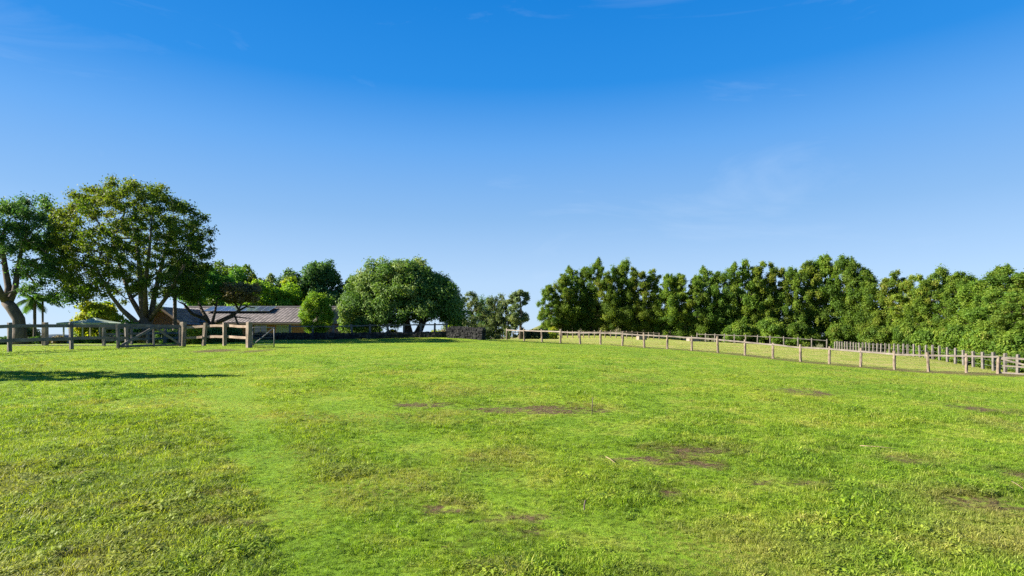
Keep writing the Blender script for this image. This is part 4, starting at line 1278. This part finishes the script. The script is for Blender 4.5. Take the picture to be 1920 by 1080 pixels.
# windows, door
def window(x0, x1, z0, z1, y, nm='window', m_='glass', bars=1):
    mb = MB(); mb.box(x0 - ho.x, x1 - ho.x, y - 0.05 - ho.y, y + 0.02 - ho.y, z0 - ho.z, z1 - ho.z)
    w_ = mb.build(nm, M[m_], house)
    fr = MB()
    X0, X1, Z0, Z1, Y0 = x0 - ho.x, x1 - ho.x, z0 - ho.z, z1 - ho.z, y - ho.y
    fr.box(X0 - 0.05, X1 + 0.05, Y0 - 0.08, Y0 - 0.003, Z1 + 0.002, Z1 + 0.06)
    fr.box(X0 - 0.05, X1 + 0.05, Y0 - 0.10, Y0 - 0.003, Z0 - 0.06, Z0 - 0.002)
    fr.box(X0 - 0.05, X0 - 0.002, Y0 - 0.08, Y0 - 0.003, Z0, Z1)
    fr.box(X1 + 0.002, X1 + 0.05, Y0 - 0.08, Y0 - 0.003, Z0, Z1)
    for k in range(1, bars + 1):
        xm = X0 + (X1 - X0) * k / (bars + 1)
        fr.box(xm - 0.02, xm + 0.02, Y0 - 0.075, Y0 - 0.052, Z0, Z1)
    fr.build('frame', M['white'], w_)
zc = ze - 0.25
window(wx(519, 52), wx(546, 52), hb + 0.05, zc, 52.0, 'door', 'door', 2)
window(wx(478, 52), wx(500, 52), hb + 1.0, zc, 52.0)
window(wx(420, 52), wx(452, 52), hb + 0.9, zc, 52.0, bars=2)
window(wx(370, 52), wx(398, 52), hb + 0.9, zc, 52.0, bars=2)
window(wx(572, 52), wx(590, 52), hb + 1.0, zc, 52.0)
# solar panels on the front slope
sl = Vector((0, y_r - y_e, zr - ze)); slen = sl.length; sl.normalize()
nn = Vector((0, -sl.z, sl.y))
npan = 8
u0, u1 = wx(392, 55), wx(514, 55)
pwid = (u1 - u0) / npan
for i in range(npan):
    xa = u0 + i * pwid + 0.02; xb = u0 + (i + 1) * pwid - 0.02
    base = Vector((0, y_e, ze)) + sl * slen * 0.56 + nn * 0.26
    topv = Vector((0, y_e, ze)) + sl * slen * 0.93 + nn * 0.20
    def corner(x, v, lift): return L_(x, v.y + nn.y * lift, v.z + nn.z * lift)
    mb = MB()
    mb.add([corner(xa, base, 0), corner(xb, base, 0), corner(xb, topv, 0), corner(xa, topv, 0), corner(xa, base, .04), corner(xb, base, .04), corner(xb, topv, .04), corner(xa, topv, .04)],
           [(0, 3, 2, 1), (4, 5, 6, 7), (0, 1, 5, 4), (1, 2, 6, 5), (2, 3, 7, 6), (3, 0, 4, 7)])
    so = mb.build('solar_panel', M['dark'], house)
    e = 0.035
    b2 = base + sl * e; t2 = topv - sl * e
    mb = MB()
    mb.add([corner(xa + e, b2, .045), corner(xb - e, b2, .045), corner(xb - e, t2, .045), corner(xa + e, t2, .045)], [(0, 1, 2, 3)])
    mb.build('cells', M['solar'], so)
    mb = MB()
    for (aa, bb, va, vb) in ((xa, xb, base, base), (xa, xb, topv, topv), (xa, xa, base, topv), (xb, xb, base, topv)):
        mb.beam(corner(aa, va, 0.05), corner(bb, vb, 0.05), 0.03, 0.02)
    mb.build('frame', M['alloy'], so)
tag(house, None, None)

# ------------------------------------------------------------------ gazebo
d = 43.0
x, y = wx(178, d), d
z = gz(x, y)
gzb = thing('gazebo', 'pale green peaked gazebo roof on slim posts behind the left fence', 'gazebo', (x, y, z))
w = 40 / F * d
ez, az = wz(606, d) - z, wz(596, d) - z
mb = MB()
rings = []
for t_ in (0, 0.35, 0.7, 1.0):
    k = 1 - t_
    hh = ez + (az - ez) * (0.55 * t_ + 0.45 * t_ ** 2.2)
    rings.append([(sx * w * max(k, 0.03), sy * w * max(k, 0.03), hh) for sx, sy in ((-1, -1), (1, -1), (1, 1), (-1, 1))])
vs = [v for r in rings for v in r]
fs = []
for i in range(3):
    for k in range(4):
        a, b = i * 4 + k, i * 4 + (k + 1) % 4
        fs.append((a, b, b + 4, a + 4))
fs.append((12, 13, 14, 15))
mb.add(vs, fs)
mb.build('roof', M['canvas'], gzb)
mb = MB()
for a, b in (((-w, -w), (w, -w)), ((w, -w), (w, w)), ((w, w), (-w, w)), ((-w, w), (-w, -w))):
    mb.beam((a[0], a[1], ez - 0.09), (b[0], b[1], ez - 0.09), 0.04, 0.16)
mb.build('valance', M['canvas'], gzb)
for sx, sy in ((-0.82, -0.82), (0.05, -0.82), (0.82, -0.82), (-0.82, 0.82), (0.82, 0.82), (-0.1, 0.82)):
    mb = MB(); mb.beam((sx * w, sy * w, -0.2), (sx * w, sy * w, ez - 0.05), 0.09, 0.09); mb.build('post', M['white'], gzb)
for s_y in (-0.82, 0.82):
    mb = MB(); mb.beam((-0.82 * w, s_y * w, 0.55), (0.05 * w, s_y * w, 0.55), 0.05, 0.08); mb.build('hand_rail', M['white'], gzb)

# pale path strip behind the left fence
pts = [(wx(px, d_), d_) for px, d_ in ((20, 33.0), (90, 33.4), (150, 34), (215, 34.5))]
vs, fs = [], []
for i, (x, y) in enumerate(pts):
    vs += [(x, y - 0.45, gz(x, y - 0.45) + 0.02), (x, y + 0.45, gz(x, y + 0.45) + 0.02)]
for i in range(len(pts) - 1):
    fs.append((2 * i, 2 * i + 2, 2 * i + 3, 2 * i + 1))
pa = obj('path', new_mesh('path', vs, fs, M['gravel']))
tag(pa, 'narrow pale gravel path behind the left fence', 'path', kind='structure')

# stakes and fallen sticks on the turf
for lab, px, py, hh in (('thin upright dark stake beside the long bare patch', 1110, 778, 0.32), ('thin short stake in the smooth turf strip, nearer the camera', 1095, 957, 0.09)):
    x, y = pix_to_ground(px, py)
    mb = MB(); mb.tube([(0, 0, -0.05), (0.004, 0, hh * 0.5), (0.012, 0, hh)], [0.008, 0.008, 0.006], 6)
    o = mb.build('stake', M['bark'], None, True, loc=(x, y, gz(x, y)))
    tag(o, lab, 'stake')
for lab, (xa, ya), (xb, yb) in (('long pale dry stick lying in the grass at right', (1612, 840), (1680, 847)), ('short pale stick in the grass near the broad bare patch', (1136, 860), (1153, 874)),
                                ('pale stick lying by the right picture edge', (1897, 908), (1918, 923))):
    a = pix_to_ground(xa, ya); b = pix_to_ground(xb, yb)
    A_ = Vector((*a, gz(*a) + 0.024)); B_ = Vector((*b, gz(*b) + 0.034))
    mid = A_.lerp(B_, 0.5) + Vector((0.002, 0.008, 0.006))
    mb = MB(); mb.tube([Vector((0, 0, 0)), mid - A_, B_ - A_], [0.006, 0.005, 0.003], 6)
    o = mb.build('stick', M['straw'], None, True, loc=A_)
    tag(o, lab, 'stick')

# ------------------------------------------------------------------ grass
def blade_tuft(name, n, h, spread, width, lean, mat, seed, flat=0.0):
    rs = random.Random(seed)
    vs, fs, var, tipv = [], [], [], []
    for i in range(n):
        a = rs.uniform(0, 6.283); r = spread * math.sqrt(rs.random())
        bx_, by_ = r * math.cos(a), r * math.sin(a)
        az = rs.uniform(0, 6.283)
        hh = h * rs.uniform(0.5, 1.15)
        ln = lean * rs.uniform(0.3, 1.3) * hh
        dx, dy = math.cos(az), math.sin(az)
        sx, sy = -dy * width / 2, dx * width / 2
        m1 = (bx_ + dx * ln * 0.35, by_ + dy * ln * 0.35, hh * 0.6)
        t1 = (bx_ + dx * ln, by_ + dy * ln, hh * (1 - flat * rs.random()))
        k = len(vs)
        vs += [(bx_ - sx, by_ - sy, -0.01), (bx_ + sx, by_ + sy, -0.01), (m1[0] + sx * 0.8, m1[1] + sy * 0.8, m1[2]), (m1[0] - sx * 0.8, m1[1] - sy * 0.8, m1[2]), t1]
        fs += [(k, k + 1, k + 2, k + 3), (k + 3, k + 2, k + 4)]
        v = rs.random()
        var += [v] * 5
        tipv += [0, 0, 0.6, 0.6, 1]
    me = new_mesh(name, vs, fs, mat, False, {'var': var, 'tip': tipv})
    return bpy.data.objects.new(name, me)

def clover(name, n, seed, mat):
    rs = random.Random(seed)
    vs, fs, var, tipv = [], [], [], []
    for i in range(n):
        a = rs.uniform(0, 6.283); r = 0.07 * math.sqrt(rs.random())
        c = Vector((r * math.cos(a), r * math.sin(a), rs.uniform(0.015, 0.05)))
        az = rs.uniform(0, 6.283); L2 = rs.uniform(0.010, 0.020)
        t = Vector((math.cos(az), math.sin(az), rs.uniform(-0.3, 0.5))) * L2
        b = Vector((-math.sin(az), math.cos(az), rs.uniform(-0.3, 0.3))) * L2 * 0.5
        k = len(vs)
        vs += [tuple(c - t), tuple(c + b), tuple(c + t), tuple(c - b)]
        fs.append((k, k + 1, k + 2, k + 3))
        v = rs.random(); var += [v] * 4; tipv += [0.8] * 4
    me = new_mesh(name, vs, fs, mat, False, {'var': var, 'tip': tipv})
    return bpy.data.objects.new(name, me)

m, N, L, out = mat_new('grass_blade')
geo = N.new('ShaderNodeNewGeometry')
c, _n2, _n3 = grass_color(N, L, geo.outputs['Position'])
vr = ramp(N, [(0.0, (0.42, 0.52, 0.4)), (0.45, (1.05, 1.05, 1.0)), (0.8, (1.65, 1.5, 1.7)), (1.0, (2.6, 1.95, 5.0))])
L.new(attr(N, 'var'), vr.inputs['Fac'])
c = mixc(N, L, 1.0, c, vr.outputs['Color'], 'MULTIPLY')
dryn = N.new('ShaderNodeMath'); dryn.operation = 'MULTIPLY'; dryn.inputs[1].default_value = 0.75
L.new(attr(N, 'dry', 'INSTANCER'), dryn.inputs[0])
c = mixc(N, L, dryn.outputs[0], c, (0.30, 0.25, 0.085))
brn = N.new('ShaderNodeMath'); brn.operation = 'MULTIPLY'; brn.inputs[1].default_value = 0.8
L.new(attr(N, 'brown', 'INSTANCER'), brn.inputs[0])
c = mixc(N, L, brn.outputs[0], c, (0.105, 0.072, 0.037))
p = N.new('ShaderNodeBsdfPrincipled'); p.inputs['Roughness'].default_value = 0.5; p.inputs['Specular IOR Level'].default_value = 0.25
L.new(c, p.inputs['Base Color'])
tr = N.new('ShaderNodeBsdfTranslucent')
L.new(mixc(N, L, 1.0, c, (1.4, 1.45, 0.5), 'MULTIPLY'), tr.inputs['Color'])
ms = N.new('ShaderNodeMixShader'); ms.inputs['Fac'].default_value = 0.42
L.new(p.outputs['BSDF'], ms.inputs[1]); L.new(tr.outputs['BSDF'], ms.inputs[2]); L.new(ms.outputs['Shader'], out.inputs['Surface'])
M['blade'] = m

tcol = bpy.data.collections.new('grass_tufts')
for o in (blade_tuft('tuft_a', 22, 0.055, 0.05, 0.0045, 0.8, m, 1), blade_tuft('tuft_b', 26, 0.045, 0.06, 0.005, 1.1, m, 2, 0.4), blade_tuft('tuft_c', 18, 0.075, 0.045, 0.005, 0.9, m, 3, 0.3),
          blade_tuft('tuft_d', 24, 0.04, 0.06, 0.006, 1.3, m, 4, 0.5), clover('tuft_e', 40, 5, m), blade_tuft('tuft_f', 30, 0.05, 0.07, 0.004, 1.0, m, 6, 0.3), blade_tuft('tuft_g', 30, 0.035, 0.07, 0.004, 1.4, m, 7, 0.5)):
    tcol.objects.link(o)

py_ = axis([(2.6, 8, 0.12), (8, 16, 0.25), (16, 32, 0.6), (32, 62, 1.2)])
ux = np.linspace(-1, 1, 121)
PX = ux[None] * (1.02 * py_ + 2.5)[:, None]
PY = np.repeat(py_[:, None], 121, 1)
PZ = height(PX, PY)
pd, ps, pb, pr, pdead = masks(PX, PY)
clump = 0.5 * vnoise(PX * 0.9 + 3, PY * 0.9) + 0.5 * vnoise(PX * 2.6, PY * 2.6 + 7)
dens = np.clip(16000.0 / np.maximum(PY, 3.0) ** 2.0, 14, 1150)
dens *= (0.35 + 1.3 * clump) * (1 - 0.66 * np.clip(pd * 1.3, 0, 1))
# keep turf off the walls and the garden behind them
behind = np.interp(PX, [wx(0, 33), wx(342, 33), wx(470, 43.2), wx(838, 46), wx(906, 44.4), wx(950, 60)], [33, 36, 43.2, 46, 44.2, 62])
dens = np.where((PX < wx(930, 50)) & (PY > behind), 0, dens)
hgt = (0.55 + 0.38 * pr + 0.9 * np.clip(clump - 0.35, 0, 1) + 0.7 * np.clip(vnoise(PX * 1.9 + 31, PY * 1.9 + 11) - 0.72, 0, 1) * 3 * (PY < 25))
hgt = hgt * (1 - 0.46 * ps) * (1 - 0.45 * np.clip(pd * 1.3, 0, 1))
hgt *= np.interp(PY, [3, 8, 20, 35, 60], [0.9, 1.0, 1.1, 1.0, 1.0])
dfence = seg_dist(PX, PY, RFW)
hgt *= 1 + 0.6 * np.clip(1 - abs(dfence - 1.5) / 0.6, 0, 1)
dry = np.clip(0.65 * pb + 0.6 * np.clip((1.6 - dfence) / 1.0, 0, 1) + np.clip((vnoise(PX * 0.7 + 20, PY * 0.7 + 3) - 0.62) * 2.2, 0, 0.6) + 0.3 * pr , 0, 1)
ny, nx = PX.shape
idx = np.arange(nx * ny).reshape(ny, nx)
pf_ = np.stack([idx[:-1, :-1], idx[:-1, 1:], idx[1:, 1:], idx[1:, :-1]], -1).reshape(-1, 4)
gme = new_mesh('grass', np.c_[PX.ravel(), PY.ravel(), PZ.ravel()], pf_, M['blade'], True, {'dens': dens.ravel(), 'hgt': hgt.ravel(), 'dry': dry.ravel(), 'brown': np.clip(pdead * 0.8, 0, 1).ravel()})
grass = obj('grass', gme)
tag(grass, 'short green pasture grass with clover and straw covering the paddock', 'grass', kind='stuff')

ng = bpy.data.node_groups.new('grass_scatter', 'GeometryNodeTree')
ng.interface.new_socket('Geometry', in_out='INPUT', socket_type='NodeSocketGeometry')
ng.interface.new_socket('Geometry', in_out='OUTPUT', socket_type='NodeSocketGeometry')
GN, GL = ng.nodes, ng.links
gi = GN.new('NodeGroupInput'); go = GN.new('NodeGroupOutput')
dp = GN.new('GeometryNodeDistributePointsOnFaces'); dp.distribute_method = 'RANDOM'
na = GN.new('GeometryNodeInputNamedAttribute'); na.data_type = 'FLOAT'; na.inputs['Name'].default_value = 'dens'
nh = GN.new('GeometryNodeInputNamedAttribute'); nh.data_type = 'FLOAT'; nh.inputs['Name'].default_value = 'hgt'
ci = GN.new('GeometryNodeCollectionInfo'); ci.inputs['Collection'].default_value = tcol
ci.inputs['Separate Children'].default_value = True; ci.inputs['Reset Children'].default_value = True
ip = GN.new('GeometryNodeInstanceOnPoints'); ip.inputs['Pick Instance'].default_value = True
rv = GN.new('FunctionNodeRandomValue'); rv.data_type = 'FLOAT_VECTOR'
rv.inputs['Min'].default_value = (-0.25, -0.25, 0); rv.inputs['Max'].default_value = (0.25, 0.25, 6.283)
rs_ = GN.new('FunctionNodeRandomValue'); rs_.data_type = 'FLOAT'
rs_.inputs['Min'].default_value = 0.65; rs_.inputs['Max'].default_value = 1.35
mu = GN.new('ShaderNodeMath'); mu.operation = 'MULTIPLY'
cx = GN.new('ShaderNodeCombineXYZ')
GL.new(gi.outputs[0], dp.inputs['Mesh'])
GL.new(na.outputs['Attribute'], dp.inputs['Density'])
GL.new(dp.outputs['Points'], ip.inputs['Points'])
GL.new(ci.outputs[0], ip.inputs['Instance'])
GL.new(rv.outputs[0], ip.inputs['Rotation'])
rsv = [s for s in rs_.outputs if s.enabled][0]
GL.new(rsv, mu.inputs[0]); GL.new(nh.outputs['Attribute'], mu.inputs[1])
GL.new(mu.outputs[0], cx.inputs['X']); GL.new(mu.outputs[0], cx.inputs['Y']); GL.new(mu.outputs[0], cx.inputs['Z'])
GL.new(cx.outputs[0], ip.inputs['Scale'])
GL.new(ip.outputs['Instances'], go.inputs[0])
md = grass.modifiers.new('scatter', 'NODES')
md.node_group = ng
